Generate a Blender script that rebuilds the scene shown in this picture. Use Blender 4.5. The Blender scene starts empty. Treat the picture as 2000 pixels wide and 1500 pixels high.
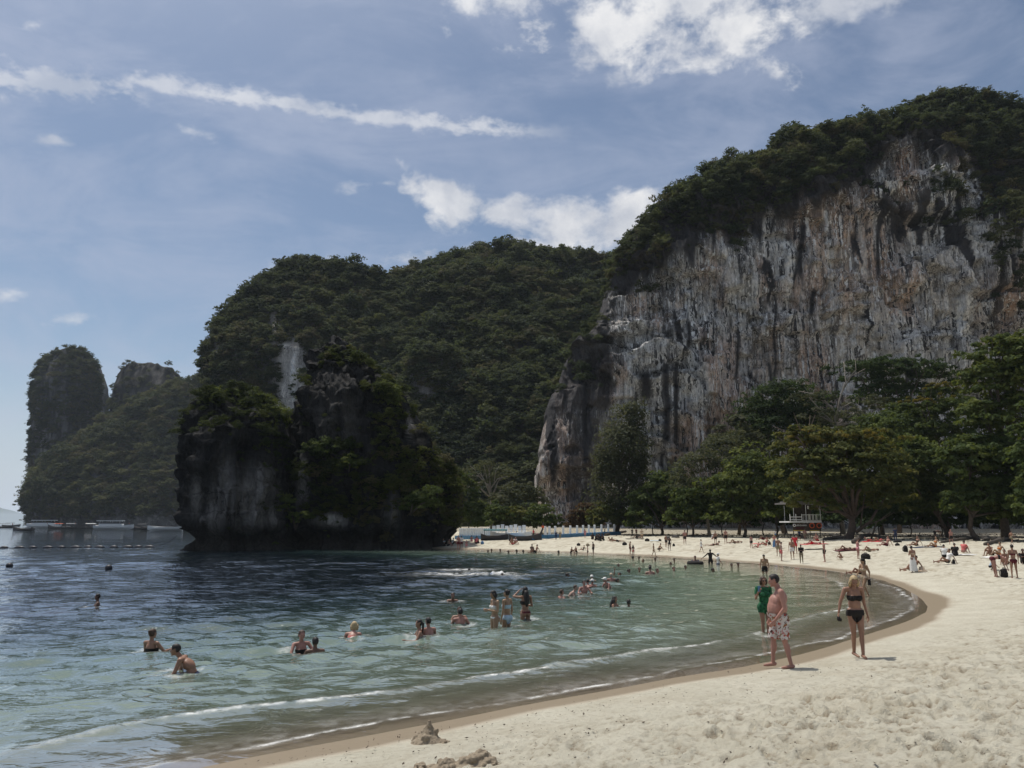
import bpy, math, random
import numpy as np
from mathutils import Vector, Matrix

S = bpy.context.scene
COL = S.collection
rng = np.random.default_rng(11)
random.seed(5)

# ------------------------------------------------------------------ camera
F, CX, CY, HOR, CAMZ = 1503.0, 1000.0, 750.0, 1021.0, 3.1      # photo: 2000 x 1500
PITCH = math.atan((HOR - CY) / F)
SP, CP = math.sin(PITCH), math.cos(PITCH)
cam = bpy.data.objects.new('camera', bpy.data.cameras.new('camera'))
COL.objects.link(cam)
cam.location = (0, 0, CAMZ)
cam.rotation_euler = (math.pi / 2 + PITCH, 0, 0)
cam.data.sensor_width = 36
cam.data.lens = F / 2000 * 36
cam.data.clip_start = 0.1
cam.data.clip_end = 60000
S.camera = cam

# ------------------------------------------------------------------ view and render settings
S.view_settings.view_transform = 'Standard'
S.view_settings.look = 'None'
S.view_settings.gamma = 1
S.view_settings.use_curve_mapping = False
S.view_settings.exposure = EXPOSURE = 0.12
S.cycles.use_denoising = True
S.cycles.max_bounces = 8
S.cycles.diffuse_bounces = 3
S.cycles.glossy_bounces = 3
S.cycles.transparent_max_bounces = 12
S.cycles.volume_bounces = 1
S.cycles.use_adaptive_sampling = True
S.cycles.adaptive_threshold = 0.006
S.cycles.caustics_reflective = False
S.cycles.caustics_refractive = False
S.cycles.sample_clamp_direct = 4.0
S.cycles.sample_clamp_indirect = 3.0

SUN_EL, SUN_AZ = math.radians(67), math.radians(-42)           # in front of the camera and to its left

# ------------------------------------------------------------------ node helper
class NT:
    def __init__(s, tree):
        s.t = tree; tree.nodes.clear()
    def add(s, typ, ins=None, **kw):
        n = s.t.nodes.new(typ)
        for k, v in kw.items(): setattr(n, k, v)
        for k, v in (ins or {}).items(): s.set(n.inputs[k], v)
        return n
    def set(s, sock, v):
        if isinstance(v, bpy.types.NodeSocket): s.t.links.new(v, sock)
        elif hasattr(v, 'outputs'): s.t.links.new(v.outputs[0], sock)
        else: sock.default_value = v
    def m(s, op, a, b=0.0, c=0.0, clamp=False):
        n = s.t.nodes.new('ShaderNodeMath'); n.operation = op; n.use_clamp = clamp
        for i, v in enumerate((a, b, c)): s.set(n.inputs[i], v)
        return n.outputs[0]
    def rng(s, v, a, b, c=0.0, d=1.0, smooth=False):
        n = s.t.nodes.new('ShaderNodeMapRange'); n.interpolation_type = 'SMOOTHSTEP' if smooth else 'LINEAR'
        for i, x in enumerate((v, a, b, c, d)): s.set(n.inputs[i], x)
        return n.outputs[0]
    def mix(s, f, a, b, blend='MIX'):
        n = s.t.nodes.new('ShaderNodeMix'); n.data_type = 'RGBA'; n.blend_type = blend
        s.set(n.inputs[0], f)
        for i, v in ((6, a), (7, b)):
            s.set(n.inputs[i], (*v, 1) if isinstance(v, tuple) and len(v) == 3 else v)
        return n.outputs[2]
    def noise(s, vec, scale, detail=4, rough=0.55, dist=0.0, dim='3D'):
        n = s.add('ShaderNodeTexNoise', {'Scale': scale, 'Detail': detail, 'Roughness': rough, 'Distortion': dist}, noise_dimensions=dim)
        if vec is not None: s.set(n.inputs['Vector'], vec)
        return n.outputs[0]
    def mapping(s, vec, scale=(1, 1, 1), rot=(0, 0, 0), loc=(0, 0, 0)):
        n = s.add('ShaderNodeMapping', {'Scale': scale, 'Rotation': rot, 'Location': loc})
        s.set(n.inputs['Vector'], vec); return n.outputs[0]
    def ramp(s, f, pts):
        n = s.t.nodes.new('ShaderNodeValToRGB'); e = n.color_ramp.elements
        while len(e) < len(pts): e.new(0.5)
        for el, (p, c) in zip(e, pts):
            el.position = p; el.color = (*c, 1) if len(c) == 3 else c
        s.set(n.inputs[0], f); return n.outputs[0]

def mat(name):
    m = bpy.data.materials.new(name); m.use_nodes = True
    return m, NT(m.node_tree)

# ------------------------------------------------------------------ sky with its clouds
def ray(px, py):
    x, y = (px - CX) / F, (CY - py) / F
    return x, CP - y * SP, SP + y * CP
def uv(px, py):                                                  # direction as (x/y, z/y)
    a, b, c = ray(px, py); return a / b, c / b

W = bpy.data.worlds.new('World'); S.world = W; W.use_nodes = True
T = NT(W.node_tree)
SKY_STRENGTH = 0.080
sky = T.add('ShaderNodeTexSky', sky_type='NISHITA', sun_disc=False, sun_elevation=SUN_EL, sun_rotation=SUN_AZ,
            altitude=0, air_density=1.0, dust_density=0.5, ozone_density=1.6)
tc = T.add('ShaderNodeTexCoord').outputs['Generated']
sep = T.add('ShaderNodeSeparateXYZ', {0: tc})
dx, dy, dz = sep.outputs
ady = T.m('MAXIMUM', T.m('ABSOLUTE', dy), 0.02)
sgy = T.m('SIGN', dy)
U, V = T.m('DIVIDE', dx, ady), T.m('DIVIDE', T.m('MULTIPLY', dz, sgy), ady)
UVc = T.add('ShaderNodeCombineXYZ', {0: U, 1: V, 2: 0.0}).outputs[0]
n_big = T.noise(tc, 6.5, 10, 0.62, 0.1)
n_fine = T.noise(T.mapping(tc, (1, 1, 1.5), (0, .35, 0)), 17.0, 9, 0.57, 0.15)
n_mix = T.m('ADD', T.m('MULTIPLY', T.m('SUBTRACT', n_big, 0.5), 2.0), T.m('MULTIPLY', T.m('SUBTRACT', n_fine, 0.5), 2.4))
n_small = T.m('ADD', T.m('MULTIPLY', T.m('SUBTRACT', T.noise(T.mapping(tc, (1, 1, 1.8), (.2, .4, 0)), 48.0, 7, 0.58, 0.1), 0.5), 3.2), T.m('MULTIPLY', T.m('SUBTRACT', n_fine, .5), 1.4))
def puff(px, py, rx, ry, rot=0.0, gain=1.0, rag=1.5, edge=0.62):
    u0, v0 = uv(px, py)
    su, sv = abs(uv(px + rx, py)[0] - u0), abs(uv(px, py - ry)[1] - v0)
    n = T.add('ShaderNodeMapping', {'Location': (u0, v0, 0), 'Rotation': (0, 0, math.radians(rot)), 'Scale': (su, sv, 1)}, vector_type='TEXTURE')
    T.set(n.inputs['Vector'], UVc)
    d = T.add('ShaderNodeVectorMath', {0: n.outputs[0]}, operation='LENGTH').outputs['Value']
    v = T.m('ADD', T.m('SUBTRACT', 1.0, d), T.m('MULTIPLY', n_small if rx < 80 else n_mix, rag))
    return T.m('MULTIPLY', T.rng(v, 0.0, edge * 1.45 if rx >= 80 else 1.5, 0, 1, True), gain)
clouds = [puff(*a) for a in [
    (1345, -14, 360, 145, 4), (1180, 40, 130, 90, 0), (1450, 50, 190, 60, 14), (940, -14, 150, 42, -4, .95), (1210, 150, 34, 26, 30, .8, .8),
    (1040, 66, 62, 34, 20, .8), (1650, 6, 230, 60, 12, .6, 1.2),
    (890, 392, 90, 52, -25, .9), (1000, 415, 120, 34, -4, .9), (1120, 440, 170, 50, 16, 1., 1.2), (1060, 478, 170, 36, 8, 1., 1.2), (1230, 425, 110, 62, 20, 1., 1.2), (850, 420, 30, 40, 50, .7),
    (805, 505, 75, 20, 8, .9, .7), (560, 517, 46, 16, 8, .6, .7), (650, 505, 22, 14, -20, .5, .8),
    (62, 50, 30, 14, 0, .6, .9), (105, 273, 42, 15, -10, .55, .9), (375, 255, 52, 15, -22, .45, .9), (140, 626, 55, 13, 6, .5, .9), (12, 576, 46, 20, 6, .6, .9),
    (690, 366, 36, 14, 10, .5, .9), (755, 357, 22, 8, 0, .4, .9), (4, 190, 14, 26, 30, .5, .6)]]
def contrail(pts, w, gain, rag, fade=.14):                                  # a height curve over u, soft and fluffier on its upper side
    q = [uv(*p) for p in pts]; (u0, _), (u1, _) = q[0], q[-1]
    lo, hi = min(p[1] for p in q) - .05, max(p[1] for p in q) + .05
    fc = T.t.nodes.new('ShaderNodeFloatCurve'); cp = fc.mapping.curves[0].points
    while len(cp) < len(q): cp.new(.5, .5)
    for c, p in zip(cp, q): c.location = ((p[0] - u0) / (u1 - u0), (p[1] - lo) / (hi - lo))
    fc.mapping.update()
    T.set(fc.inputs['Value'], T.rng(U, u0, u1))
    dv = T.m('SUBTRACT', V, T.rng(fc.outputs[0], 0, 1, lo, hi))
    sv = abs(uv(pts[0][0], pts[0][1] - w)[1] - q[0][1])
    d = T.m('DIVIDE', T.m('ABSOLUTE', dv), T.rng(dv, -sv * .2, sv * .2, sv * .8, sv * 1.35))
    v = T.m('ADD', T.m('SUBTRACT', 1.0, d), T.m('MULTIPLY', n_small, rag))
    ends = T.m('MULTIPLY', T.rng(U, u0, u0 + .02, 0, 1, True), T.rng(U, u1, u1 - fade, 0, 1, True))
    clouds.append(T.m('MULTIPLY', T.m('MULTIPLY', T.rng(v, 0, 1.0, 0, 1, True), gain), ends))
contrail([(232, 148), (330, 170), (430, 187), (560, 207), (680, 226), (800, 240), (940, 252), (1150, 266)], 20, .58, .8)
contrail([(-120, 150), (-20, 158), (60, 166), (130, 168), (200, 174), (310, 196)], 28, .5, 1.0, .05)
cl = clouds[0]
for c in clouds[1:]: cl = T.m('MAXIMUM', cl, c)
inframe = T.m('MULTIPLY', T.rng(T.m('ABSOLUTE', U), .75, .95, 1, 0, True), T.m('GREATER_THAN', dy, 0.0))
inframe = T.m('MULTIPLY', inframe, T.rng(V, .75, 1.0, 1, 0, True))
other = T.m('MULTIPLY', T.rng(T.m('ADD', T.noise(tc, 3.0, 8, 0.6, .2), T.rng(dz, .62, .85, 0, .10, True)), .57, .70, 0, .95, True), T.m('SUBTRACT', 1.0, inframe))  # unseen clouds added out of frame, thicker overhead to brighten the water's reflections
cl = T.m('MAXIMUM', cl, T.m('MULTIPLY', other, T.rng(dz, 0.0, .2, 0, 1)))
cir = T.noise(T.mapping(tc, (2.2, 7.0, 9.0), (0.3, .5, .4)), 1.3, 6, .6, .6)
cir = T.m('MULTIPLY', T.rng(T.m('ADD', cir, T.m('MULTIPLY', n_fine, .25)), .48, .86, 0, 1, True), .42)
hs = T.add('ShaderNodeHueSaturation', {'Saturation': 0.90, 'Value': 1.0, 'Hue': 0.499, 'Color': sky})
tone = T.mix(cir, hs, (5.6, 6.1, 7.6))
tone = T.mix(T.rng(dz, 0.0, .20, .85, 0, True), tone, (6.0, 6.8, 8.0))
shade = T.rng(T.noise(tc, 9.0, 7, .6, .2), .3, .68, 0, 1, True)
white = T.mix(shade, (5.6, 6.0, 6.9), (9.8, 9.8, 9.9))
sd_ = T.add('ShaderNodeVectorMath', {0: tc, 1: (math.sin(SUN_AZ) * math.cos(SUN_EL), math.cos(SUN_AZ) * math.cos(SUN_EL), math.sin(SUN_EL))}, operation='DOT_PRODUCT').outputs['Value']
aur = T.m('POWER', T.m('MAXIMUM', sd_, 0.0), 14.0)                # clouds and haze brighten towards the sun
white = T.mix(aur, white, (34, 33.4, 32))
tone = T.mix(T.m('MULTIPLY', aur, .55), tone, (30, 30, 30.5))
skyc = T.mix(cl, tone, white)
bg = T.add('ShaderNodeBackground', {'Color': skyc, 'Strength': SKY_STRENGTH})
T.add('ShaderNodeOutputWorld', {'Surface': bg})

sun = bpy.data.objects.new('sun', bpy.data.lights.new('sun', 'SUN'))
COL.objects.link(sun)
sun.data.energy = 3.4; sun.data.angle = math.radians(0.5); sun.data.color = (1.0, 0.955, 0.88)
sdir = Vector((math.sin(SUN_AZ) * math.cos(SUN_EL), math.cos(SUN_AZ) * math.cos(SUN_EL), math.sin(SUN_EL)))
sun.rotation_euler = (-sdir).to_track_quat('-Z', 'Y').to_euler()
sun.location = sdir * 300

# ------------------------------------------------------------------ helpers: noise, meshes, tags
def _h(ix, iy, iz, seed):
    h = (ix.astype(np.uint32) * np.uint32(374761393)) ^ (iy.astype(np.uint32) * np.uint32(668265263)) ^ (iz.astype(np.uint32) * np.uint32(2246822519)) ^ np.uint32((seed * 3266489917) & 0xffffffff)
    h = (h ^ (h >> np.uint32(15))) * np.uint32(2246822519)
    h = (h ^ (h >> np.uint32(13))) * np.uint32(3266489917)
    return ((h ^ (h >> np.uint32(16))) & np.uint32(0xffffff)).astype(np.float64) / 0xffffff
def vnoise(x, y, z=0.0, seed=0):
    x, y, z = np.broadcast_arrays(np.asarray(x, float), np.asarray(y, float), np.asarray(z, float))
    fx, fy, fz = np.floor(x), np.floor(y), np.floor(z)
    ix, iy, iz = fx.astype(np.int64), fy.astype(np.int64), fz.astype(np.int64)
    tx, ty, tz = x - fx, y - fy, z - fz
    tx, ty, tz = [t * t * t * (t * (t * 6 - 15) + 10) for t in (tx, ty, tz)]
    out = 0
    for a in (0, 1):
        for b in (0, 1):
            for c in (0, 1):
                w = (tx if a else 1 - tx) * (ty if b else 1 - ty) * (tz if c else 1 - tz)
                out = out + w * _h(ix + a, iy + b, iz + c, seed)
    return out * 2 - 1
def fbm(x, y, z=0.0, oct=4, seed=0, gain=.5, lac=2.03):
    s, a, t = 0, 1.0, 0
    for o in range(oct):
        s = s + a * vnoise(np.asarray(x) * lac ** o, np.asarray(y) * lac ** o, np.asarray(z) * lac ** o, seed + o); t += a; a *= gain
    return s / t
def sstep(x, a, b):
    t = np.clip((np.asarray(x, float) - a) / (b - a), 0, 1); return t * t * (3 - 2 * t)

def tag(o, label=None, cat=None, group=None, kind=None):
    if label: o['label'] = label
    if cat: o['category'] = cat
    if group: o['group'] = group
    if kind: o['kind'] = kind
    return o
def mesh_np(name, V, Fq, mats=(), smooth=True, attrs=None, loops=4):
    me = bpy.data.meshes.new(name)
    V = np.asarray(V, np.float32); Fq = np.asarray(Fq, np.int32)
    me.vertices.add(len(V)); me.vertices.foreach_set('co', V.ravel())
    me.loops.add(Fq.size); me.loops.foreach_set('vertex_index', Fq.ravel())
    me.polygons.add(len(Fq)); me.polygons.foreach_set('loop_start', np.arange(len(Fq), dtype=np.int32) * loops)
    me.polygons.foreach_set('use_smooth', np.full(len(Fq), smooth))
    for k, (typ, arr) in (attrs or {}).items():
        a = me.attributes.new(k, typ, 'POINT')
        a.data.foreach_set('color' if typ == 'FLOAT_COLOR' else 'value', np.asarray(arr, np.float32).ravel())
    for m in mats: me.materials.append(m)
    me.update(calc_edges=True)
    return me
def link(name, me, parent=None):
    o = bpy.data.objects.new(name, me); COL.objects.link(o)
    if parent: o.parent = parent
    return o
def empty(name, loc, rz=0.0):
    o = bpy.data.objects.new(name, None); COL.objects.link(o); o.location = loc; o.rotation_euler = (0, 0, rz); return o
def grid_faces(nr, nc, wrap=False):
    r, c = np.meshgrid(np.arange(nr - 1), np.arange(nc if wrap else nc - 1), indexing='ij')
    c2 = (c + 1) % nc
    return np.stack([r * nc + c, r * nc + c2, (r + 1) * nc + c2, (r + 1) * nc + c], -1).reshape(-1, 4)

class MB:                                                        # a small shape collector that becomes ONE mesh
    def __init__(s): s.v, s.f = [], []
    def addv(s, vs, fs):
        k = len(s.v); s.v += [tuple(p) for p in vs]; s.f += [tuple(i + k for i in f) for f in fs]; return s
    def box(s, c, d, rot=None):
        x, y, z = [t / 2 for t in d]
        vs = [Vector((a * x, b * y, e * z)) for a in (-1, 1) for b in (-1, 1) for e in (-1, 1)]
        if rot is not None: vs = [rot @ p for p in vs]
        vs = [p + Vector(c) for p in vs]
        return s.addv(vs, [(0, 1, 3, 2), (4, 6, 7, 5), (0, 4, 5, 1), (2, 3, 7, 6), (0, 2, 6, 4), (1, 5, 7, 3)])
    def bar(s, a, b, w, d=None):
        a, b = Vector(a), Vector(b); q = (b - a).to_track_quat('Z', 'Y').to_matrix()
        return s.box((a + b) / 2, (w, d or w, (b - a).length), q)
    def tube(s, pts, rad, n=6, cap=True):
        pts = [Vector(p) for p in pts]; m = len(pts)
        if not hasattr(rad, '__len__'): rad = [rad] * m
        vs, up = [], None
        for i, p in enumerate(pts):
            t = (pts[min(i + 1, m - 1)] - pts[max(i - 1, 0)]).normalized()
            if up is None: up = t.orthogonal().normalized()
            up = (up - t * up.dot(t)); up = up.normalized() if up.length > 1e-6 else t.orthogonal().normalized()
            sd = t.cross(up)
            vs += [p + (up * math.cos(2 * math.pi * k / n) + sd * math.sin(2 * math.pi * k / n)) * rad[i] for k in range(n)]
        fs = [(i * n + k, i * n + (k + 1) % n, (i + 1) * n + (k + 1) % n, (i + 1) * n + k) for i in range(m - 1) for k in range(n)]
        if cap: fs += [tuple(range(n))[::-1], tuple((m - 1) * n + k for k in range(n))]
        return s.addv(vs, fs)
    def lathe(s, c, prof, n=14, sx=1, sy=1):
        vs = [(c[0] + r * sx * math.cos(2 * math.pi * k / n), c[1] + r * sy * math.sin(2 * math.pi * k / n), c[2] + z) for r, z in prof for k in range(n)]
        fs = [(i * n + k, i * n + (k + 1) % n, (i + 1) * n + (k + 1) % n, (i + 1) * n + k) for i in range(len(prof) - 1) for k in range(n)]
        return s.addv(vs, fs + [tuple(range(n))[::-1], tuple((len(prof) - 1) * n + k for k in range(n))])
    def ell(s, c, r, rot=None, nu=12, nv=8):
        vs = []
        for i in range(nv + 1):
            a = math.pi * (i + (0.04 if i == 0 else -0.04 if i == nv else 0)) / nv
            for k in range(nu):
                b = 2 * math.pi * k / nu
                p = Vector((r[0] * math.sin(a) * math.cos(b), r[1] * math.sin(a) * math.sin(b), r[2] * math.cos(a)))
                vs.append((rot @ p if rot is not None else p) + Vector(c))
        fs = [(i * nu + k, (i + 1) * nu + k, (i + 1) * nu + (k + 1) % nu, i * nu + (k + 1) % nu) for i in range(nv) for k in range(nu)]
        return s.addv(vs, fs + [tuple(range(nu)), tuple(nv * nu + k for k in range(nu))[::-1]])
    def torus(s, c, R, r, rot=None, n=18, m=8):
        vs = []
        for i in range(n):
            a = 2 * math.pi * i / n
            for k in range(m):
                b = 2 * math.pi * k / m
                p = Vector(((R + r * math.cos(b)) * math.cos(a), (R + r * math.cos(b)) * math.sin(a), r * math.sin(b)))
                vs.append((rot @ p if rot is not None else p) + Vector(c))
        return s.addv(vs, [(i * m + k, ((i + 1) % n) * m + k, ((i + 1) % n) * m + (k + 1) % m, i * m + (k + 1) % m) for i in range(n) for k in range(m)])
    def mesh(s, name, material=None, smooth=False):
        me = bpy.data.meshes.new(name); me.from_pydata([tuple(p) for p in s.v], [], s.f)
        if material: me.materials.append(material)
        if smooth: me.polygons.foreach_set('use_smooth', [True] * len(me.polygons))
        me.update(); return me
    def build(s, name, material=None, parent=None, smooth=False): return link(name, s.mesh(name, material, smooth), parent)

def simple(name, col, rough=.6, noise=0.12, scale=6.0, bump=0.0, spec=.3, metal=0.0):
    m, N = mat(name)
    tcn = N.add('ShaderNodeTexCoord').outputs['Object']
    nz = N.noise(tcn, scale, 5, .6)
    c = N.mix(N.rng(nz, .3, .7), tuple(k * (1 - noise) for k in col), tuple(min(1, k * (1 + noise)) for k in col))
    b = N.add('ShaderNodeBsdfPrincipled', {'Base Color': c, 'Roughness': rough, 'Specular IOR Level': spec, 'Metallic': metal})
    if bump: N.set(b.inputs['Normal'], N.add('ShaderNodeBump', {'Height': nz, 'Strength': bump, 'Distance': .02}))
    N.add('ShaderNodeOutputMaterial', {0: b})
    return m

# ------------------------------------------------------------------ the beach: shoreline and height of the ground
def on_plane(px, py, z=0.0):
    a, b, c = ray(px, py); t = (z - CAMZ) / c; return a * t, b * t
SHORE_PX = [(330, 1500), (480, 1470), (700, 1432), (850, 1405), (1000, 1374), (1150, 1349), (1300, 1320), (1400, 1304), (1500, 1285), (1600, 1259),
            (1680, 1236), (1750, 1213), (1792, 1193), (1778, 1170), (1742, 1147), (1700, 1132), (1640, 1119), (1560, 1110), (1500, 1104), (1400, 1096),
            (1300, 1090), (1200, 1084), (1100, 1080), (1000, 1077), (920, 1075), (850, 1073)]
SHORE = [on_plane(*p) for p in SHORE_PX]
for _ in range(1):                                               # round the corners of the shoreline
    SHORE = [SHORE[0]] + [tuple(a[k] * (1 - t) + b[k] * t for k in (0, 1)) for a, b in zip(SHORE, SHORE[1:]) for t in (.25, .75)] + [SHORE[-1]]
LAND = [(-60, -40), (-25, -9), (-11, 2.6)] + SHORE + [(-14, 100), (-16, 130), (-60, 190), (-75, 420), (600, 420), (600, -200), (-60, -200)]
LAND = np.array(LAND)
def shore_sd(x, y):                                              # + on land, - at sea (metres)
    x, y = np.asarray(x, float), np.asarray(y, float)
    d2 = np.full(x.shape, 1e18); inside = np.zeros(x.shape, bool)
    n = len(LAND)
    for i in range(n):
        (ax, ay), (bx, by) = LAND[i], LAND[(i + 1) % n]
        ex, ey = bx - ax, by - ay
        if i < n - 3:
            t = np.clip(((x - ax) * ex + (y - ay) * ey) / (ex * ex + ey * ey), 0, 1)
            d2 = np.minimum(d2, (x - ax - t * ex) ** 2 + (y - ay - t * ey) ** 2)
        c = ((ay > y) != (by > y))
        with np.errstate(divide='ignore', invalid='ignore'):
            inside ^= c & (x < ex * (y - ay) / (ey if ey else 1e-9) + ax)
    return np.where(inside, 1, -1) * np.sqrt(d2)
def base_height(x, y, sd=None):
    sd = shore_sd(x, y) if sd is None else sd
    wob = .35 * fbm(np.asarray(x) * .16, np.asarray(y) * .16, seed=4, oct=3)
    sdw = sd + wob * np.clip(np.abs(sd) / 1.5, 0.35, 1)
    land = 1.35 * (1 - np.exp(-np.maximum(sdw, 0) / 11)) + .9 * sstep(np.asarray(y), 118, 170)
    right = sstep(np.asarray(x), 2, 16) * sstep(np.asarray(y), 14, 26)
    left = sstep(-np.asarray(x), 6, 20)
    slope = .095 - .055 * right + .02 * left
    sea = -np.minimum(np.maximum(-sdw, 0) * slope + .00035 * np.maximum(-sdw, 0) ** 2, 6.0)
    return np.where(sdw > 0, land, sea)
def ground_at(px, py, z_extra=0.0):                              # where the photo's ray meets the ground
    a, b, c = ray(px, py)
    t = np.linspace(3, 260, 260)
    for _ in range(2):
        z = np.maximum(base_height(a * t, b * t), -50)
        k = max(1, int(np.argmax(CAMZ + c * t <= z + z_extra)))
        if _ == 0: t = np.linspace(t[k - 1], t[k], 40)
    return Vector((a * t[k], b * t[k], float(z[k])))
def at_depth(px, py, Y):                                         # point of the photo's ray at distance Y
    a, b, c = ray(px, py); return Vector((a / b * Y, Y, CAMZ + c / b * Y))
def gz(x, y): return float(base_height(np.array([x]), np.array([y]))[0])
def mpp(Y): return Y / F / CP                                    # metres per photo pixel near the horizon at distance Y

def polar(r0, r1, nr, cols, far=()):
    r = np.concatenate([np.geomspace(r0, r1, nr), np.array(far)])
    half = math.radians(43)
    a = np.concatenate([np.linspace(-half, half, cols), np.linspace(half, 2 * math.pi - half, 46)[1:-1]])
    R, A = np.meshgrid(r, a, indexing='ij')
    return (R * np.sin(A)), (R * np.cos(A)), R, grid_faces(len(r), len(a), True)
FAR = (240, 320, 430, 600, 900, 1400, 2200, 3600, 6000, 9500, 14000)

# ground
gx, gy, gr, gf = polar(2.2, 175, 560, 430, FAR)
gsd = shore_sd(gx, gy)
gh = base_height(gx, gy, gsd)
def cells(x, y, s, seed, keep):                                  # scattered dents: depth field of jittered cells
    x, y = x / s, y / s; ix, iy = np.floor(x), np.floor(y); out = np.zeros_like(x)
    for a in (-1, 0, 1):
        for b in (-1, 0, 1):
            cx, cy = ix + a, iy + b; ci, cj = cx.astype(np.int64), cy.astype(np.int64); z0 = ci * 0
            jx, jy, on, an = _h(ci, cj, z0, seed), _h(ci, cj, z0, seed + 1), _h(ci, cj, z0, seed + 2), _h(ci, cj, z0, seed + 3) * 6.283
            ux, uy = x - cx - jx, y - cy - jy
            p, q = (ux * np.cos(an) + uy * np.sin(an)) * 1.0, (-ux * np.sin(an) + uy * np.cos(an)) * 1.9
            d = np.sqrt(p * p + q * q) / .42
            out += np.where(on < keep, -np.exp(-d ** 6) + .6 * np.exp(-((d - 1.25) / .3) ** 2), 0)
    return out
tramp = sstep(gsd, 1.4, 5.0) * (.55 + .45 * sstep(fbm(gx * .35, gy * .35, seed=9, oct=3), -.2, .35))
near = np.exp(-gr / 110)
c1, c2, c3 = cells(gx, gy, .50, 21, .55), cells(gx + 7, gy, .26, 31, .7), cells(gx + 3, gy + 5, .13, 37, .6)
turned = np.clip(tramp * (np.maximum(-c1, 0) * (vnoise(gx * 1.3, gy * 1.3, seed=38) > -.1) + .9 * np.maximum(-c2, 0) * (vnoise(gx * 2, gy * 2, seed=39) > .05) + 1.0 * np.maximum(-c3, 0) * (vnoise(gx * 1.7, gy * 1.7, seed=36) > -.05) + .55 * sstep(fbm(gx * 3.4, gy * 5.5, seed=40, oct=4), .22, .42)), 0, 1)  # dark dashes: shade of the footprint dents put into the sand colour
rel = tramp * near * (.085 * c1 + .050 * c2 + .028 * c3 + .10 * fbm(gx * 1.9, gy * 1.9, seed=13, oct=4))
rel += .03 * fbm(gx * .5, gy * .5, seed=17, oct=3) * sstep(gsd, 1, 5) + .10 * fbm(gx * .12, gy * .12, seed=19, oct=2) * sstep(gsd, 5, 14)
rel += .006 * fbm(gx * 3, gy * 3, seed=23, oct=2) * sstep(gsd, .2, 1)
rel += .05 * fbm(gx * .3, gy * .9, seed=23, oct=3) * sstep(-gsd, 1, 6)
gz_full = gh + rel
wl = .45 * fbm(gx * .22, gy * .22, seed=41, oct=3)
wide = .28 * sstep(gx, 6, 1)
wet = 1 - sstep(gsd + wl, .95 + wide, 1.3 + wide * 1.15)
mesh_sand, N = mat('sand')
tcn = N.add('ShaderNodeTexCoord').outputs['Object']
wetn = N.add('ShaderNodeAttribute', attribute_name='wet').outputs['Fac']
litter = N.add('ShaderNodeAttribute', attribute_name='litter').outputs['Fac']
g1, g2, g3 = N.noise(tcn, 1.1, 5, .6), N.noise(tcn, 9, 6, .65), N.noise(tcn, 60, 4, .7)
dry = N.mix(N.rng(g1, .3, .7), (.505, .47, .37), (.595, .56, .455))
dry = N.mix(N.rng(g2, .52, .74), dry, (.40, .35, .265))
dry = N.mix(N.rng(g3, .60, .78, 0, .6), dry, (.27, .22, .155))
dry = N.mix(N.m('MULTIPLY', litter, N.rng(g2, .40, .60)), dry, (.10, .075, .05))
dent_shade = N.add('ShaderNodeAttribute', attribute_name='turned').outputs['Fac']
dry = N.mix(N.m('MULTIPLY', dent_shade, N.rng(g2, .36, .54, .25, 1)), dry, (.225, .175, .115))  # blends the painted dent shade into the dry sand
far_ = N.noise(tcn, .42, 6, .72)
dry = N.mix(N.rng(far_, .50, .62, 0, .35), dry, (.40, .345, .25))
col = N.mix(wetn, dry, N.mix(g2, (.235, .185, .125), (.295, .235, .16)))
rough = N.rng(wetn, 0, 1, .95, .38)
hb = N.m('ADD', N.m('MULTIPLY', g2, .8), N.m('MULTIPLY', g3, .35))
b = N.add('ShaderNodeBsdfPrincipled', {'Base Color': col, 'Roughness': rough, 'Specular IOR Level': N.rng(wetn, 0, 1, .15, .5)})
N.set(b.inputs['Normal'], N.add('ShaderNodeBump', {'Height': hb, 'Strength': N.rng(wetn, 0, 1, .95, .08), 'Distance': .09}))
N.add('ShaderNodeOutputMaterial', {0: b})
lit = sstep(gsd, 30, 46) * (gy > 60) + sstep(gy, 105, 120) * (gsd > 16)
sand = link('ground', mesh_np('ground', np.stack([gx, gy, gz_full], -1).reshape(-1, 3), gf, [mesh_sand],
            attrs={'wet': ('FLOAT', wet), 'litter': ('FLOAT', np.clip(lit, 0, 1)), 'turned': ('FLOAT', turned)}))  # 'turned' holds the painted shade of the footprint dents
tag(sand, 'pale cream sand beach with wet brown edge curving round the bay', kind='structure')

# water
wx, wy, wr, wf = polar(6.0, 170, 560, 400, FAR)
wsd = shore_sd(wx, wy)
wdep = np.maximum(-base_height(wx, wy, wsd), 0)
amp = np.clip(wdep / .35, 0.0, 1) * (.35 + .65 * sstep(-wsd, 2, 14))
hgt = np.zeros_like(wx)
wrg = np.random.default_rng(3)
ph = 1.2 * fbm(wx * .11, wy * .11, seed=51, oct=3), 1.2 * fbm(wx * .11, wy * .11, seed=57, oct=3)
spc = np.maximum(wr * .0062, wr * .0046)                         # mesh spacing: shorter waves than this fade out of the mesh
for lam, A, n in ((4.2, .020, 3), (2.4, .016, 5), (1.45, .012, 7), (.9, .0078, 9), (.58, .0045, 9)):
    for i in range(n):
        th = math.radians(-62 + wrg.normal() * 32); l = lam * wrg.uniform(.8, 1.25); k = 2 * math.pi / l
        fade = np.clip((l / spc - 3) / 3, 0, 1)
        arg = k * ((wx + ph[0] * l * .5) * math.cos(th) + (wy + ph[1] * l * .5) * math.sin(th)) + wrg.uniform(0, 6.28)
        s = np.sin(arg)
        hgt += fade * A * wrg.uniform(.6, 1.2) * (s + .30 * np.cos(2 * arg)) * 1.3
gust = .55 + .75 * sstep(fbm(wx * .06, wy * .10, seed=61, oct=3), -.35, .4)
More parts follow.
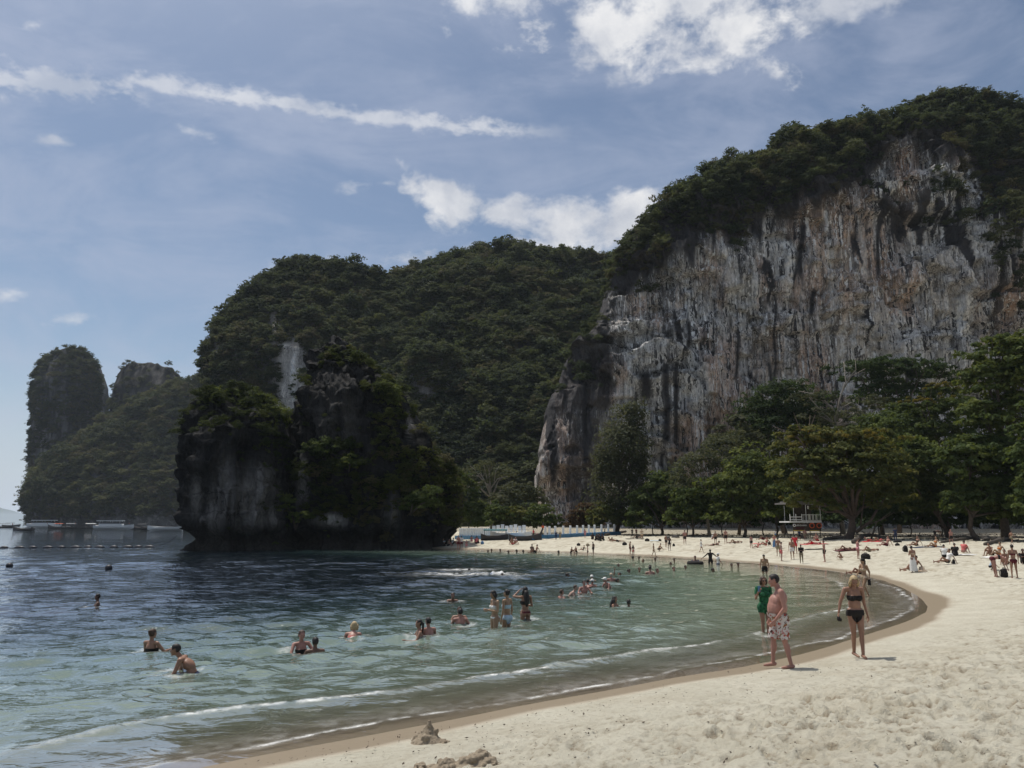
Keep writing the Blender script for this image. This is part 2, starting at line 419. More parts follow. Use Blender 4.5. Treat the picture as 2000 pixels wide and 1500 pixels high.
hgt *= amp * gust
ln = wx * .8 + wy * .6
frontm = sstep(wy, 55, 30)
r1 = -wsd - (2.3 + .5 * fbm(ln * .25, 0, seed=71, oct=3))          # breaking wave
r2 = -wsd - (4.8 + .8 * fbm(ln * .2, 3, seed=73, oct=3))           # swell behind it
gate1 = sstep(fbm(ln * .16, 9, seed=75, oct=2), -.75, -.1)
gate2 = sstep(wx, 13, 5) * sstep(wx, -4, 2)
hgt += frontm * (.06 * np.exp(-(r1 / .28) ** 2) * gate1 + .055 * np.exp(-(r2 / .5) ** 2) * gate2 * (1 + .5 * np.sin(ln * 5.5 + 2 * vnoise(ln, 0, seed=5))))
swash = -wsd - (.05 + .35 * fbm(ln * .35, 5, seed=77, oct=4))     # thin edge that runs up the sand
wz = hgt + .012 + .05 * np.exp(-np.maximum(-wsd, 0) / .7) * sstep(wsd, 1.6, -.1)
lace = fbm(wx * 5, wy * 5, seed=81, oct=4)
var = sstep(fbm(ln * .5, 1, seed=78, oct=3), -.5, .4)
w1 = .045 + .075 * sstep(fbm(ln * .3, 2, seed=79, oct=2), -.3, .4)
foam = frontm * gate1 * (np.exp(-((r1 + .10) / w1) ** 2) * (.10 + .5 * var) + .03 * np.exp(-((r1 + .4) / .3) ** 2)) + np.exp(-(swash / .06) ** 2) * (.15 + .30 * var * frontm)
foam += .06 * np.exp(-((swash - .35) / .4) ** 2) * frontm
foam = np.clip(foam * (1.1 + 2.2 * lace), 0, 1)
WAKES = [(905, 1113, 1.6, .16), (928, 1122, 2.6, .2), (975, 1122, .5, .15), (1000, 1127, .6, .15)]
for px, py, L, wdt in WAKES:
    qx, qy = on_plane(px, py)
    e = np.exp(-((wx - qx) / L) ** 2 - ((wy - qy) / (wdt * 6)) ** 2)
    foam = np.maximum(foam, np.clip(1.5 * e * (.35 + 1.3 * lace), 0, 1)); hgt += .08 * e * lace; wz += .10 * e * lace
for px, py in ((352, 1316), (295, 1271), (189, 1186), (588, 1269), (615, 1273), (690, 1246), (818, 1247), (836, 1244), (899, 1218), (884, 1174), (966, 1226), (990, 1221), (1026, 1210), (1097, 1170), (1121, 1162), (1141, 1160), (1201, 1185), (1228, 1186), (1496, 1240)):
    qx, qy = on_plane(px, py); rr = np.hypot(wx - qx, wy - qy); e = np.exp(-rr / .8)      # rings and a little froth round each bather
    wz += .022 * e * np.sin(rr * 11 + px); foam = np.maximum(foam, np.clip(np.exp(-((rr - .34 - .12 * lace) / .13) ** 2) * (.08 + .9 * lace), 0, .4))
mw, N = mat('sea_water')
tcn = N.add('ShaderNodeTexCoord').outputs['Object']
dep = N.add('ShaderNodeAttribute', attribute_name='depth').outputs['Fac']
fo = N.add('ShaderNodeAttribute', attribute_name='foam').outputs['Fac']
cd = N.mapping(tcn, (1.0, 1.55, 1), (0, 0, math.radians(18)))
b1, b2 = N.noise(cd, 1.35, 3, .5, .5, '2D'), N.noise(cd, 4.2, 3, .55, .4, '2D')
calm = N.rng(dep, 0.0, .5, .12, 1)
hgtn = N.m('MULTIPLY', N.m('ADD', N.m('MULTIPLY', b1, .062), N.m('MULTIPLY', b2, .013)), calm)
nrm = N.add('ShaderNodeBump', {'Height': hgtn, 'Strength': 1.0, 'Distance': 1.0})
lw = N.add('ShaderNodeLayerWeight', {'Blend': .5, 'Normal': nrm}).outputs['Facing']
fr = N.ramp(lw, [(0, (.03,) * 3), (.42, (.05,) * 3), (.56, (.13,) * 3), (.67, (.34,) * 3), (.77, (.58,) * 3), (.92, (.74,) * 3), (1, (.88,) * 3)])
milk = N.add('ShaderNodeAttribute', attribute_name='milk').outputs['Fac']
bodyc = N.ramp(N.rng(dep, 0, 6, 0, 1), [(0, (.30, .31, .24)), (.05, (.23, .285, .22)), (.15, (.11, .16, .128)), (.27, (.022, .042, .042)), (.42, (.005, .011, .016)), (1, (.002, .006, .011))])
body = N.add('ShaderNodeBsdfDiffuse', {'Color': N.mix(milk, bodyc, N.mix(1.0, bodyc, (1.7, 1.65, 1.5), 'MULTIPLY'))})
tra = N.add('ShaderNodeBsdfTransparent', {'Color': N.ramp(N.rng(dep, 0, 1.2), [(0, (1, 1, 1)), (.25, (.84, .93, .86)), (1, (.45, .75, .62))])})
Tf = N.m('EXPONENT', N.m('MULTIPLY', dep, -3.4))
under = N.add('ShaderNodeMixShader', {0: Tf, 1: body, 2: tra})
glo = N.add('ShaderNodeBsdfGlossy', {'Color': (1, 1, 1, 1), 'Roughness': .035, 'Normal': nrm})
wsh = N.add('ShaderNodeMixShader', {0: fr, 1: under, 2: glo})
fon = N.m('MULTIPLY', fo, N.rng(N.noise(tcn, 11, 5, .7), .30, .56, .15, 1), clamp=True)
fsh = N.add('ShaderNodeBsdfDiffuse', {'Color': (.78, .78, .75, 1)})
N.add('ShaderNodeOutputMaterial', {0: N.add('ShaderNodeMixShader', {0: fon, 1: wsh, 2: fsh})})
water = link('sea_water', mesh_np('sea_water', np.stack([wx, wy, wz], -1).reshape(-1, 3), wf, [mw],
             attrs={'depth': ('FLOAT', wdep), 'foam': ('FLOAT', foam), 'milk': ('FLOAT', sstep(wx, -4, 14) * sstep(wy, 16, 30))}))
tag(water, 'rippled sea, dark offshore and pale green along the sand', kind='structure')
# ------------------------------------------------------------------ foliage material and leaf meshes
def leaf_material(name, dark, mid, light, instanced=False):
    m, N = mat(name)
    t = N.add('ShaderNodeAttribute', attribute_name='tint').outputs['Fac']
    c = N.ramp(t, [(0.0, dark), (.55, mid), (1.0, light)])
    if instanced:
        it = N.add('ShaderNodeAttribute', attribute_name='itint', attribute_type='INSTANCER').outputs['Fac']
        c = N.mix(N.rng(it, .25, .95, 0, .8), c, (light[0] * 1.25, light[1] * 1.05, light[2] * .9))
        c = N.mix(N.rng(it, .90, .98, 0, .7), c, (.12, .095, .06))
        c = N.mix(N.rng(it, .3, 0, 0, .6), c, (dark[0] * .8, dark[1] * .85, dark[2]))
    d = N.add('ShaderNodeBsdfPrincipled', {'Base Color': c, 'Roughness': .7, 'Specular IOR Level': .12})
    tr = N.add('ShaderNodeBsdfTranslucent', {'Color': N.mix(.5, c, (light[0] * 1.3, light[1] * 1.3, light[2] * .5))})
    N.add('ShaderNodeOutputMaterial', {0: N.add('ShaderNodeMixShader', {0: .38, 1: d, 2: tr})})
    return m

def leaf_quads(P, size, up, r, flat=.5):                         # folded rhombus leaves at points P
    n = len(P)
    nr = r.normal(size=(n, 3)) * flat + up
    nr /= np.linalg.norm(nr, axis=1, keepdims=True) + 1e-9
    t = np.cross(nr, r.normal(size=(n, 3))); t /= np.linalg.norm(t, axis=1, keepdims=True) + 1e-9
    s = np.cross(nr, t)
    sz = np.asarray(size).reshape(-1, 1) * r.uniform(.65, 1.35, (n, 1))
    V = np.stack([P - t * sz * .62, P + s * sz * .36 - nr * sz * .14, P + t * sz * .62 - nr * sz * .1, P - s * sz * .36 - nr * sz * .14], 1).reshape(-1, 3)
    return V, np.arange(4 * n).reshape(n, 4)

def clumped_crown(blobs, nleaf, leaf, seed, clump=.26, gap=.0, per=46, hang=0.0):
    """leaf points for ellipsoid blobs [(centre, radii)]; returns leaf quads and their tint"""
    r = np.random.default_rng(seed)
    vol = np.array([b[1][0] * b[1][1] + b[1][0] * b[1][2] for b in blobs]); vol = vol / vol.sum()
    PP, UP, TT = [], [], []
    for (c, rad), w in zip(blobs, vol):
        c, rad = np.array(c, float), np.array(rad, float)
        k = max(3, int(nleaf * w / per))
        d = r.normal(size=(k, 3)); d /= np.linalg.norm(d, axis=1, keepdims=True)
        d[:, 2] = np.where(d[:, 2] < -.55, -d[:, 2], d[:, 2])
        q = r.uniform(.45, 1.0, (k, 1)) ** .6
        C = c + d * q * rad * (1 + .16 * r.normal(size=(k, 1)))
        if gap: keep = r.random(k) > gap; C, d = C[keep], d[keep]; k = len(C)
        cr = clump * min(rad[0], rad[2]) * r.uniform(.6, 1.45, k)
        ct = r.uniform(0, 1, k)
        e = r.normal(size=(k, per, 3)); e /= np.linalg.norm(e, axis=2, keepdims=True)
        e[:, :, 2] = np.where(e[:, :, 2] < -.3, -e[:, :, 2] * .6, e[:, :, 2])
        P = C[:, None] + e * (cr[:, None, None] * r.uniform(.55, 1.1, (k, per, 1))) * np.array([1.2, 1.2, .75])
        if hang: P[:, :, 2] -= hang * r.random((k, per)) ** 2
        PP.append(P.reshape(-1, 3)); UP.append((e * .7 + d[:, None] * .3 + np.array([0, 0, .45])).reshape(-1, 3))
        TT.append(np.clip(ct[:, None] * .7 + .3 * r.random((k, per)) + .12 * e[:, :, 2], 0, 1).ravel())
    P, U, Tn = np.concatenate(PP), np.concatenate(UP), np.concatenate(TT)
    V, Fq = leaf_quads(P, np.full(len(P), leaf), U, r)
    return V, Fq, np.repeat(Tn, 4)

M_hillleaf = leaf_material('hill_leaves', (.015, .024, .018), (.041, .060, .038), (.098, .118, .060), True)
M_farleaf = leaf_material('headland_leaves', (.022, .031, .022), (.052, .068, .042), (.105, .120, .055), True)
M_stackleaf = leaf_material('stack_leaves', (.014, .022, .009), (.030, .044, .014), (.075, .095, .024), True)

def crown_protos(m):
    out = []
    for k in range(5):
        r = np.random.default_rng(70 + k)
        blobs = [((r.normal() * .35, r.normal() * .35, .2 + r.random() * .5), (r.uniform(.4, .62), r.uniform(.4, .62), r.uniform(.34, .55))) for _ in range(5)]
        V, Fq, t = clumped_crown(blobs, 760, .135, 90 + k, clump=.42, per=19)
        out.append(bpy.data.objects.new('tree_crown_pattern', mesh_np('tree_crown_pattern', V, Fq, [m], False, {'tint': ('FLOAT', t)})))
    return out

def forest(name, P, sc, rot, tint, protos, label):
    """one stuff object: crowns on points by geometry nodes"""
    n = len(P)
    me = bpy.data.meshes.new(name); me.vertices.add(n); me.vertices.foreach_set('co', np.asarray(P, np.float32).ravel())
    for k, typ, arr, f in (('sc', 'FLOAT_VECTOR', sc, 'vector'), ('rot', 'FLOAT_VECTOR', rot, 'vector'), ('itint', 'FLOAT', tint, 'value'),
                           ('pick', 'INT', np.random.default_rng(n).integers(0, len(protos), n), 'value')):
        a = me.attributes.new(k, typ, 'POINT'); a.data.foreach_set(f, np.asarray(arr, np.int32 if typ == 'INT' else np.float32).ravel())
    o = link(name, me)
    g = bpy.data.node_groups.new(name, 'GeometryNodeTree')
    g.interface.new_socket('Geometry', in_out='INPUT', socket_type='NodeSocketGeometry')
    g.interface.new_socket('Geometry', in_out='OUTPUT', socket_type='NodeSocketGeometry')
    nn = g.nodes.new; L = g.links.new
    gi, go, iop, gti = nn('NodeGroupInput'), nn('NodeGroupOutput'), nn('GeometryNodeInstanceOnPoints'), nn('GeometryNodeJoinGeometry')
    m2p = nn('GeometryNodeMeshToPoints')
    for p in reversed(protos):
        oi = nn('GeometryNodeObjectInfo'); oi.inputs['Object'].default_value = p
        ti = nn('GeometryNodeGeometryToInstance'); L(oi.outputs['Geometry'], ti.inputs[0]); L(ti.outputs[0], gti.inputs[0])
    def attr(k, t):
        a = nn('GeometryNodeInputNamedAttribute'); a.data_type = t; a.inputs['Name'].default_value = k; return a.outputs['Attribute']
    L(gi.outputs[0], m2p.inputs['Mesh']); L(m2p.outputs[0], iop.inputs['Points'])
    L(gti.outputs[0], iop.inputs['Instance'])
    iop.inputs['Pick Instance'].default_value = True
    L(attr('pick', 'INT'), iop.inputs['Instance Index']); L(attr('sc', 'FLOAT_VECTOR'), iop.inputs['Scale'])
    L(attr('rot', 'FLOAT_VECTOR'), iop.inputs['Rotation'])
    L(iop.outputs[0], go.inputs[0])
    md = o.modifiers.new('crowns', 'NODES'); md.node_group = g
    return tag(o, label, kind='stuff')

# ------------------------------------------------------------------ limestone bodies
def rock_material(name, streaks=False):
    m, N = mat(name)
    tcn = N.add('ShaderNodeTexCoord').outputs['Object']
    vc = N.add('ShaderNodeAttribute', attribute_name='stone').outputs['Color']
    a = N.noise(N.mapping(tcn, (1.0, 1.0, .10)), 1.1, 6, .65, .6)
    b_ = N.noise(tcn, .9, 7, .65)
    s = N.noise(N.mapping(tcn, (1.0, 1.0, .045)), 2.6, 4, .6, .3)
    c = N.mix(N.rng(a, .32, .68, .0, 1), vc, N.mix(1.0, vc, (1.32, 1.30, 1.27), 'MULTIPLY'))
    c = N.mix(N.rng(b_, .55, .75, 0, .55), c, N.mix(1.0, c, (.50, .48, .47), 'MULTIPLY'))
    c = N.mix(N.rng(s, .60, .72, 0, .55), c, N.mix(1.0, c, (.38, .37, .39), 'MULTIPLY'))
    if streaks:                                                  # crisp drip lines, black and white
        big = N.noise(tcn, .045, 3, .5)
        for sc, zz, lo, hi, colr, k in ((1.2, .024, .555, .585, (.035, .033, .036), .94), (3.2, .040, .575, .61, (.045, .042, .044), .85), (1.9, .024, .57, .61, (.85, .84, .81), .85), (4.4, .045, .585, .62, (.78, .76, .72), .7)):
            wob = N.add('ShaderNodeVectorMath', {0: N.mapping(tcn, (1, 1, zz), loc=(sc * 3, 0, sc)), 1: N.add('ShaderNodeVectorMath', {0: N.add('ShaderNodeTexNoise', {'Vector': N.mapping(tcn, (1, 1, .35)), 'Scale': .5, 'Detail': 3}).outputs['Color'], 1: (.7, .7, .0)}, operation='MULTIPLY')}, operation='ADD').outputs[0]
            f = N.m('MULTIPLY', N.rng(N.noise(wob, sc, 3, .55), lo, hi, 0, 1, True), N.rng(N.noise(N.mapping(tcn, (1, 1, .6), loc=(0, sc * 7, 0)), .12, 3), .38, .50))
            c = N.mix(N.m('MULTIPLY', N.m('MULTIPLY', f, k), N.rng(vc, .06, .2)), c, colr)
    wv = N.add('ShaderNodeVectorMath', {0: tcn, 1: N.add('ShaderNodeVectorMath', {0: N.add('ShaderNodeTexNoise', {'Vector': tcn, 'Scale': .7, 'Detail': 4}).outputs['Color'], 1: (1.6, 1.6, 1.6)}, operation='MULTIPLY')}, operation='ADD')
    def crack(sc, mp, wdt):
        vo = N.add('ShaderNodeTexVoronoi', {'Scale': sc}, feature='DISTANCE_TO_EDGE'); N.set(vo.inputs['Vector'], N.mapping(wv.outputs[0], mp)); return N.rng(vo.outputs['Distance'], 0, wdt, 1, 0, True)
    ck = N.m('MAXIMUM', crack(.55, (1, 1, .16), .05), N.m('MULTIPLY', crack(.33, (.5, .5, 1.3), .05), .8))
    ck = N.m('MULTIPLY', ck, N.rng(N.noise(tcn, .22, 3), .42, .6))
    c = N.mix(N.m('MULTIPLY', ck, .75), c, N.mix(1.0, c, (.25, .24, .25), 'MULTIPLY'))
    gr_ = N.noise(N.mapping(tcn, (1, 1, .35)), 3.2, 5, .7)
    c = N.mix(1.0, c, N.mix(N.rng(gr_, .3, .7), (.62, .61, .61), (1.36, 1.36, 1.35)), 'MULTIPLY')
    h = N.m('ADD', N.m('ADD', N.m('MULTIPLY', a, 1.1), N.m('MULTIPLY', b_, .8)), N.m('MULTIPLY', s, .5))
    p = N.add('ShaderNodeBsdfPrincipled', {'Base Color': c, 'Roughness': .9, 'Specular IOR Level': .2})
    N.set(p.inputs['Normal'], N.add('ShaderNodeBump', {'Height': h, 'Strength': .9, 'Distance': .6}))
    N.add('ShaderNodeOutputMaterial', {0: p}); return m
M_rock = rock_material('limestone'); M_cliff = rock_material('streaked_limestone', True)

def rock_body(name, rows, nf, nb, nz, e, disp, colour, dense_top=True):
    """closed body of stacked superellipse slices; rows = (photo y, photo x left, photo x right, centre distance, half depth)"""
    rows = np.array(rows, float)
    py = np.interp(np.linspace(0, 1, nz), np.linspace(0, 1, len(rows)) * .35 + .65 * (rows[:, 0] - rows[0, 0]) / (rows[-1, 0] - rows[0, 0]), rows[:, 0])
    L, R, yc, dr = [np.interp(py, rows[:, 0], rows[:, k]) for k in (1, 2, 3, 4)]
    ry = CP - (CY - py) / F * SP; rz = SP + (CY - py) / F * CP
    z = CAMZ + (yc - .8 * dr) * rz / ry
    ye = yc - .5 * dr; xl, xr = ye * (L - CX) / F / ry, ye * (R - CX) / F / ry
    ph = np.concatenate([np.linspace(-math.pi / 2, math.pi / 2, nf), np.linspace(math.pi / 2, 3 * math.pi / 2, nb + 2)[1:-1]])
    t = np.sin(ph); sg = np.sign(np.cos(ph)); dpt = -sg * np.maximum(1 - np.abs(t) ** e, 0) ** (1 / e)
    X = (xl + xr)[:, None] / 2 + (xr - xl)[:, None] / 2 * t[None]
    Y = yc[:, None] + dr[:, None] * dpt[None]
    Z = np.repeat(z[:, None], len(ph), 1)
    nx = t / np.maximum((xr - xl)[:, None] / 2, .5); ny = dpt[None] / np.maximum(dr[:, None], .5)
    nx, ny = np.sign(nx) * np.abs(nx) ** .8, np.sign(ny) * np.abs(ny) ** .8
    ln = np.sqrt(nx ** 2 + ny ** 2) + 1e-9; nx, ny = nx / ln, ny / ln
    d = disp(X, Y, Z, np.repeat(t[None], nz, 0), dpt[None] + 0 * X)
    dz = 0
    if isinstance(d, tuple): d, dz = d
    X, Y, Z = X + nx * d, Y + ny * d, Z + dz
    P = np.stack([X, Y, Z], -1)
    PX, PY = CX + F * X / (Y * CP + (Z - CAMZ) * SP), CY - F * ((Z - CAMZ) * CP - Y * SP) / (Y * CP + (Z - CAMZ) * SP)
    C = colour(X, Y, Z, PX, PY)
    V = P.reshape(-1, 3); Fq = grid_faces(nz, len(ph), True)
    me = mesh_np(name, np.concatenate([V, V[:len(ph)].mean(0, keepdims=True)]), Fq, [M_rock], True,
                 {'stone': ('FLOAT_COLOR', np.concatenate([np.concatenate([C, np.ones(C.shape[:2] + (1,))], -1).reshape(-1, 4), [[.1, .1, .1, 1]]]))})
    bmc = [(i, (i + 1) % len(ph), len(V)) for i in range(len(ph))]
    import bmesh
    bm = bmesh.new(); bm.from_mesh(me); bm.verts.ensure_lookup_table()
    for a, b, c in bmc:
        try: bm.faces.new((bm.verts[b], bm.verts[a], bm.verts[c])).smooth = True
        except ValueError: pass
    bm.normal_update(); bm.to_mesh(me); bm.free()
    return link(name, me), P, PX, PY, nf

def scatter(P, PX, PY, nf, n, mask, seed, front_only=True):
    """random surface points of the front (with a rim of the back) accepted with probability mask(photo x, photo y, normal, P)"""
    r = np.random.default_rng(seed)
    nz, nc = P.shape[:2]
    i, j = r.integers(0, nz - 1, n * 6), r.integers(0, (nf - 1) if front_only else nc - 1, n * 6)
    A = np.linalg.norm(np.cross(P[i + 1, j] - P[i, j], P[i, j + 1] - P[i, j]), axis=1)
    u, v = r.random(len(i))[:, None], r.random(len(i))[:, None]
    Q = P[i, j] * (1 - u) * (1 - v) + P[i + 1, j] * u * (1 - v) + P[i, j + 1] * (1 - u) * v + P[i + 1, j + 1] * u * v
    nrm = np.cross(P[i, j + 1] - P[i, j], P[i + 1, j] - P[i, j]); nrm /= np.linalg.norm(nrm, axis=1, keepdims=True) + 1e-9
    nrm *= -np.sign((nrm * (Q - P[i].mean(1))).sum(1, keepdims=True)) * -1
    w = A * mask(PX[i, j], PY[i, j], nrm, Q)
    k = r.random(len(i)) < w / (np.sort(w)[-max(1, len(w) // 200)] + 1e-9)
    idx = np.nonzero(k)[0]; r.shuffle(idx); idx = idx[:n]
    return Q[idx], nrm[idx], r

def curve(pts):
    a = np.array(pts, float); return lambda x: np.interp(x, a[:, 0], a[:, 1])
def inpoly(x, y, poly):
    ins = np.zeros(np.shape(x), bool); n = len(poly)
    for i in range(n):
        (ax, ay), (bx, by) = poly[i], poly[(i + 1) % n]
        with np.errstate(divide='ignore', invalid='ignore'):
            ins ^= ((ay > y) != (by > y)) & (x < (bx - ax) * (y - ay) / ((by - ay) or 1e-9) + ax)
    return ins
def blob(px, py, cx, cy, rx, ry): return np.exp(-((px - cx) / rx) ** 2 - ((py - cy) / ry) ** 2)

# ---- the tall wall on the right
veg_edge = curve([(1040, 640), (1100, 640), (1180, 590), (1230, 545), (1300, 500), (1350, 470), (1400, 455), (1450, 470), (1480, 430), (1540, 400), (1600, 385), (1660, 370),
                  (1700, 330), (1740, 275), (1800, 262), (1860, 270), (1900, 320), (1930, 390), (1960, 420), (2010, 440), (2100, 460), (2500, 460)])
def wall_disp(X, Y, Z, t, dp):
    wr = X * .9 + 2.2 * fbm(X / 9, Z / 16, seed=3, oct=3)
    d = 4.4 * fbm(X / 34, Z / 48, seed=1, oct=3) + 2.4 * fbm(X / 11, Z / 26, seed=2, oct=3)
    part = sstep(fbm(X / 18, Z / 20, seed=12, oct=2), -.35, .25)
    fl = 1 - np.abs(vnoise(wr / 2.6, Z / 34, seed=5)); d += 2.0 * fl ** 3 * part
    d += 1.3 * (1 - np.abs(vnoise(wr / 1.15, Z / 17, seed=6))) ** 3 * (.35 + .65 * part) + .55 * (1 - np.abs(vnoise(wr / .62, Z / 8, seed=16))) ** 2 + .8 * fbm(X / 1.5, Z / 1.9, seed=7, oct=4)
    pk = vnoise(X / 3.4, Z / 3.0, seed=18); d -= 1.6 * sstep(pk, .48, .62)
    tilt = (Z + X * .42) / 6.5 + .8 * fbm(X / 12, Z / 12, seed=8, oct=2)
    bed = sstep(fbm(X / 22, Z / 26, seed=9, oct=2), .02, .3)
    d += bed * 2.6 * (tilt - np.floor(tilt) - .5)
    ov = fbm(X / 14, Z / 9, seed=10, oct=4); d += 2.2 * sstep(ov, .05, .12) - 1.3 * sstep(-ov, .12, .2)
    d *= sstep(1 - np.abs(t), 0, .03) * .85 + .15
    return d, .9 * fbm(X / 5, Y / 5, Z / 5, seed=11, oct=3) * (Z > 30)
def wall_col(X, Y, Z, PX, PY):
    wx_ = X + 1.6 * fbm(X / 6, Z / 12, seed=31, oct=3)
    big = fbm(X / 22, Z / 22, seed=32, oct=3)
    base = np.stack([.45 + 0 * X, .415 + 0 * X, .37 + 0 * X], -1) * (1 + .24 * big[..., None])
    grey = sstep(fbm(X / 14, Z / 30, seed=33, oct=3), -.1, .3)[..., None]; base = base * (1 - grey) + np.array([.46, .45, .43]) * grey
    och = sstep(fbm(wx_ / 9, Z / 17, seed=34, oct=4), .10, .42)
    och = np.maximum(och * .52, np.clip(1.6 * blob(PX, PY, 1772, 335, 24, 50) + 1.5 * blob(PX, PY, 1950, 600, 48, 66) + .6 * blob(PX, PY, 1640, 560, 70, 60) + .6 * blob(PX, PY, 1390, 530, 30, 45) + .5 * blob(PX, PY, 1500, 700, 40, 70), 0, 1) * (.7 + .5 * fbm(X / 3, Z / 7, seed=35)))
    base = base * (1 - och[..., None]) + np.array([.46, .27, .165]) * och[..., None]
    wh = sstep(vnoise(wx_ / 1.5, Z / 26, seed=36) + .5 * vnoise(wx_ / .6, Z / 20, seed=37), .42, .72) * sstep(fbm(X / 16, Z / 18, seed=38, oct=2), -.3, .2)
    base = base * (1 - .75 * wh[..., None]) + np.array([.72, .71, .68]) * .75 * wh[..., None]
    top = np.clip((PY - veg_edge(PX)) / 330, -1, 1.5)
    st = .8 * vnoise(wx_ / 1.7, Z / 38, seed=40) + .7 * vnoise(wx_ / .7, Z / 24, seed=41) + .35 * vnoise(wx_ / .35, Z / 12, seed=47) + .55 * fbm(X / 15, Z / 22, seed=42, oct=3)
    bk = sstep(st, .30 + .30 * top, .62 + .36 * top) * (.7 + .3 * vnoise(X / .8, Z / 2, seed=48))
    th = sstep(vnoise(wx_ / .42, Z / 13, seed=49) + .5 * fbm(X / 6, Z / 9, seed=53, oct=2), .30, .62) * .62
    tl = sstep(vnoise(wx_ / .5, Z / 15, seed=54) + .4 * fbm(X / 7, Z / 10, seed=55, oct=2), .36, .66) * .5
    spk = fbm(X / .7, Z / .8, seed=56, oct=3)[..., None]
    base = base * (1 + .42 * spk)
    base = base * (1 - tl[..., None]) + np.array([.66, .64, .60]) * tl[..., None]
    bk = np.maximum(bk, th)
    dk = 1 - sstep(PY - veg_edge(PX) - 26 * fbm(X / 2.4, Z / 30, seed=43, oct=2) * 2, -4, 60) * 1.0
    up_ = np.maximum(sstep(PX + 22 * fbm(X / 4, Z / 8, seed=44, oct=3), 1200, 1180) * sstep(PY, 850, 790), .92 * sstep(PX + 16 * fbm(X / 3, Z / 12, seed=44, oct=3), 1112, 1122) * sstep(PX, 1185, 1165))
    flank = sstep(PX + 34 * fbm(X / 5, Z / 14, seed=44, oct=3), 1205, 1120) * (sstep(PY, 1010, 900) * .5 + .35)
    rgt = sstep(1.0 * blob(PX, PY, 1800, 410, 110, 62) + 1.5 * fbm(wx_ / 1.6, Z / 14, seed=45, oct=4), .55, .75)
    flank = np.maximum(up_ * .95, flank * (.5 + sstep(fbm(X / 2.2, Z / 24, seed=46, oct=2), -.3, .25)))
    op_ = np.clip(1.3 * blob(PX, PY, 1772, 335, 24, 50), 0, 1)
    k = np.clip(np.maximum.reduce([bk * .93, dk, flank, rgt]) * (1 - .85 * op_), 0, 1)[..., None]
    lines = np.zeros_like(X)
    for lx, y0, y1, w in ((1395, 440, 500, 6), (1485, 515, 545, 5), (1512, 570, 790, 3.2), (1587, 560, 640, 7), (1345, 620, 700, 5), (1300, 700, 885, 10), (1322, 700, 880, 6), (1440, 640, 760, 4), (1505, 700, 790, 5), (1715, 430, 560, 5), (1262, 720, 800, 14), (1565, 430, 560, 8)):
        wob = 5 * fbm(0 * PX, PY / 50, lx, oct=2, seed=50)
        lines = np.maximum(lines, np.exp(-((PX - lx - wob) / w) ** 4) * sstep(PY, y0, y0 + 12) * sstep(PY, y1 + 14, y1 - 30))
    k = np.maximum(k, lines[..., None])
    return np.clip(base * (1 - k) + np.array([.040, .038, .040]) * k, .02, .8)
wall_rows = [(178, 1830, 1870), (184, 1800, 1905), (192, 1778, 1965), (205, 1738, 2040), (220, 1690, 2120), (236, 1640, 2200), (252, 1555, 2260), (270, 1500, 2300), (290, 1460, 2330), (316, 1376, 2360), (345, 1322, 2380),
             (372, 1288, 2400), (405, 1255, 2400), (440, 1232, 2420), (470, 1205, 2420), (520, 1190, 2420), (590, 1170, 2420), (650, 1112, 2420), (760, 1070, 2420), (900, 1052, 2420), (1000, 1052, 2420), (1040, 1056, 2420)]
wall_rows = [(a + 20, b, c, 182 + 8 * (a < 300) * (300 - a) / 120, 16 + 12 * min(1, (a - 178) / 220)) for a, b, c in wall_rows]
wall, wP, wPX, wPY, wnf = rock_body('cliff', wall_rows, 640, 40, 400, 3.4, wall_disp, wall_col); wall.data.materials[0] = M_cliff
tag(wall, 'tall pale limestone cliff with black streaks above the beach trees', kind='structure')

# ---- the forested mountain in the middle: a right part and a bluff on its left
def hill_disp(amp):
    def f(X, Y, Z, t, dp):
        d = amp * (fbm(X / 26, Y / 26, Z / 30, seed=61, oct=4) * 1.5 + .35 * fbm(X / 5, Y / 5, Z / 9, seed=62, oct=3))
        return d * (sstep(1 - np.abs(t), 0, .04) * .8 + .2), amp * .18 * fbm(X / 6, Y / 6, Z / 6, seed=63, oct=3)
    return f
def dark_col(level=.10, pale=()):
    def f(X, Y, Z, PX, PY):
        st = sstep(fbm(X / 2.6, Y / 5, Z / 22, seed=64, oct=3), -.1, .35)[..., None]
        b = np.array([1, .97, .95]) * level * (.45 + .9 * st)
        for cx, cy, rx, ry, v in pale:
            k = np.clip(1.3 * blob(PX, PY, cx, cy, rx, ry) + .5 * fbm(X / 1.8, Y / 4, Z / 15, seed=65, oct=3) * (blob(PX, PY, cx, cy, rx, ry) > .08), 0, 1)[..., None]
            b = b * (1 - k) + np.array([1, .95, .88]) * v * k * (.55 + .6 * sstep(fbm(X / 1.2, Y / 4, Z / 18, seed=66, oct=3), -.3, .3))[..., None]
        return np.clip(b, .015, .7)
    return f
r1 = [(474, 935, 985), (480, 895, 1060), (490, 872, 1190), (502, 846, 1290), (514, 815, 1300), (524, 768, 1310), (534, 700, 1320), (560, 655, 1330), (640, 610, 1340), (760, 570, 1345), (900, 560, 1350), (1034, 560, 1350)]
r1 = [(a + 14, b, c, 312 - 80 * (a - 474) / 560, 8 + 34 * min(1, (a - 474) / 300)) for a, b, c in r1]
hill1, h1P, h1X, h1Y, h1n = rock_body('hill', r1, 220, 30, 150, 2.5, hill_disp(5), dark_col(.09))
tag(hill1, 'steep jungle covered mountain slope between the bluff and the pale cliff', kind='structure')
r2 = [(509, 590, 612), (514, 572, 640), (523, 548, 700), (536, 517, 750), (550, 474, 790), (580, 445, 805), (620, 423, 850), (680, 411, 880), (740, 406, 900), (800, 402, 900), (900, 398, 900), (1032, 395, 900)]
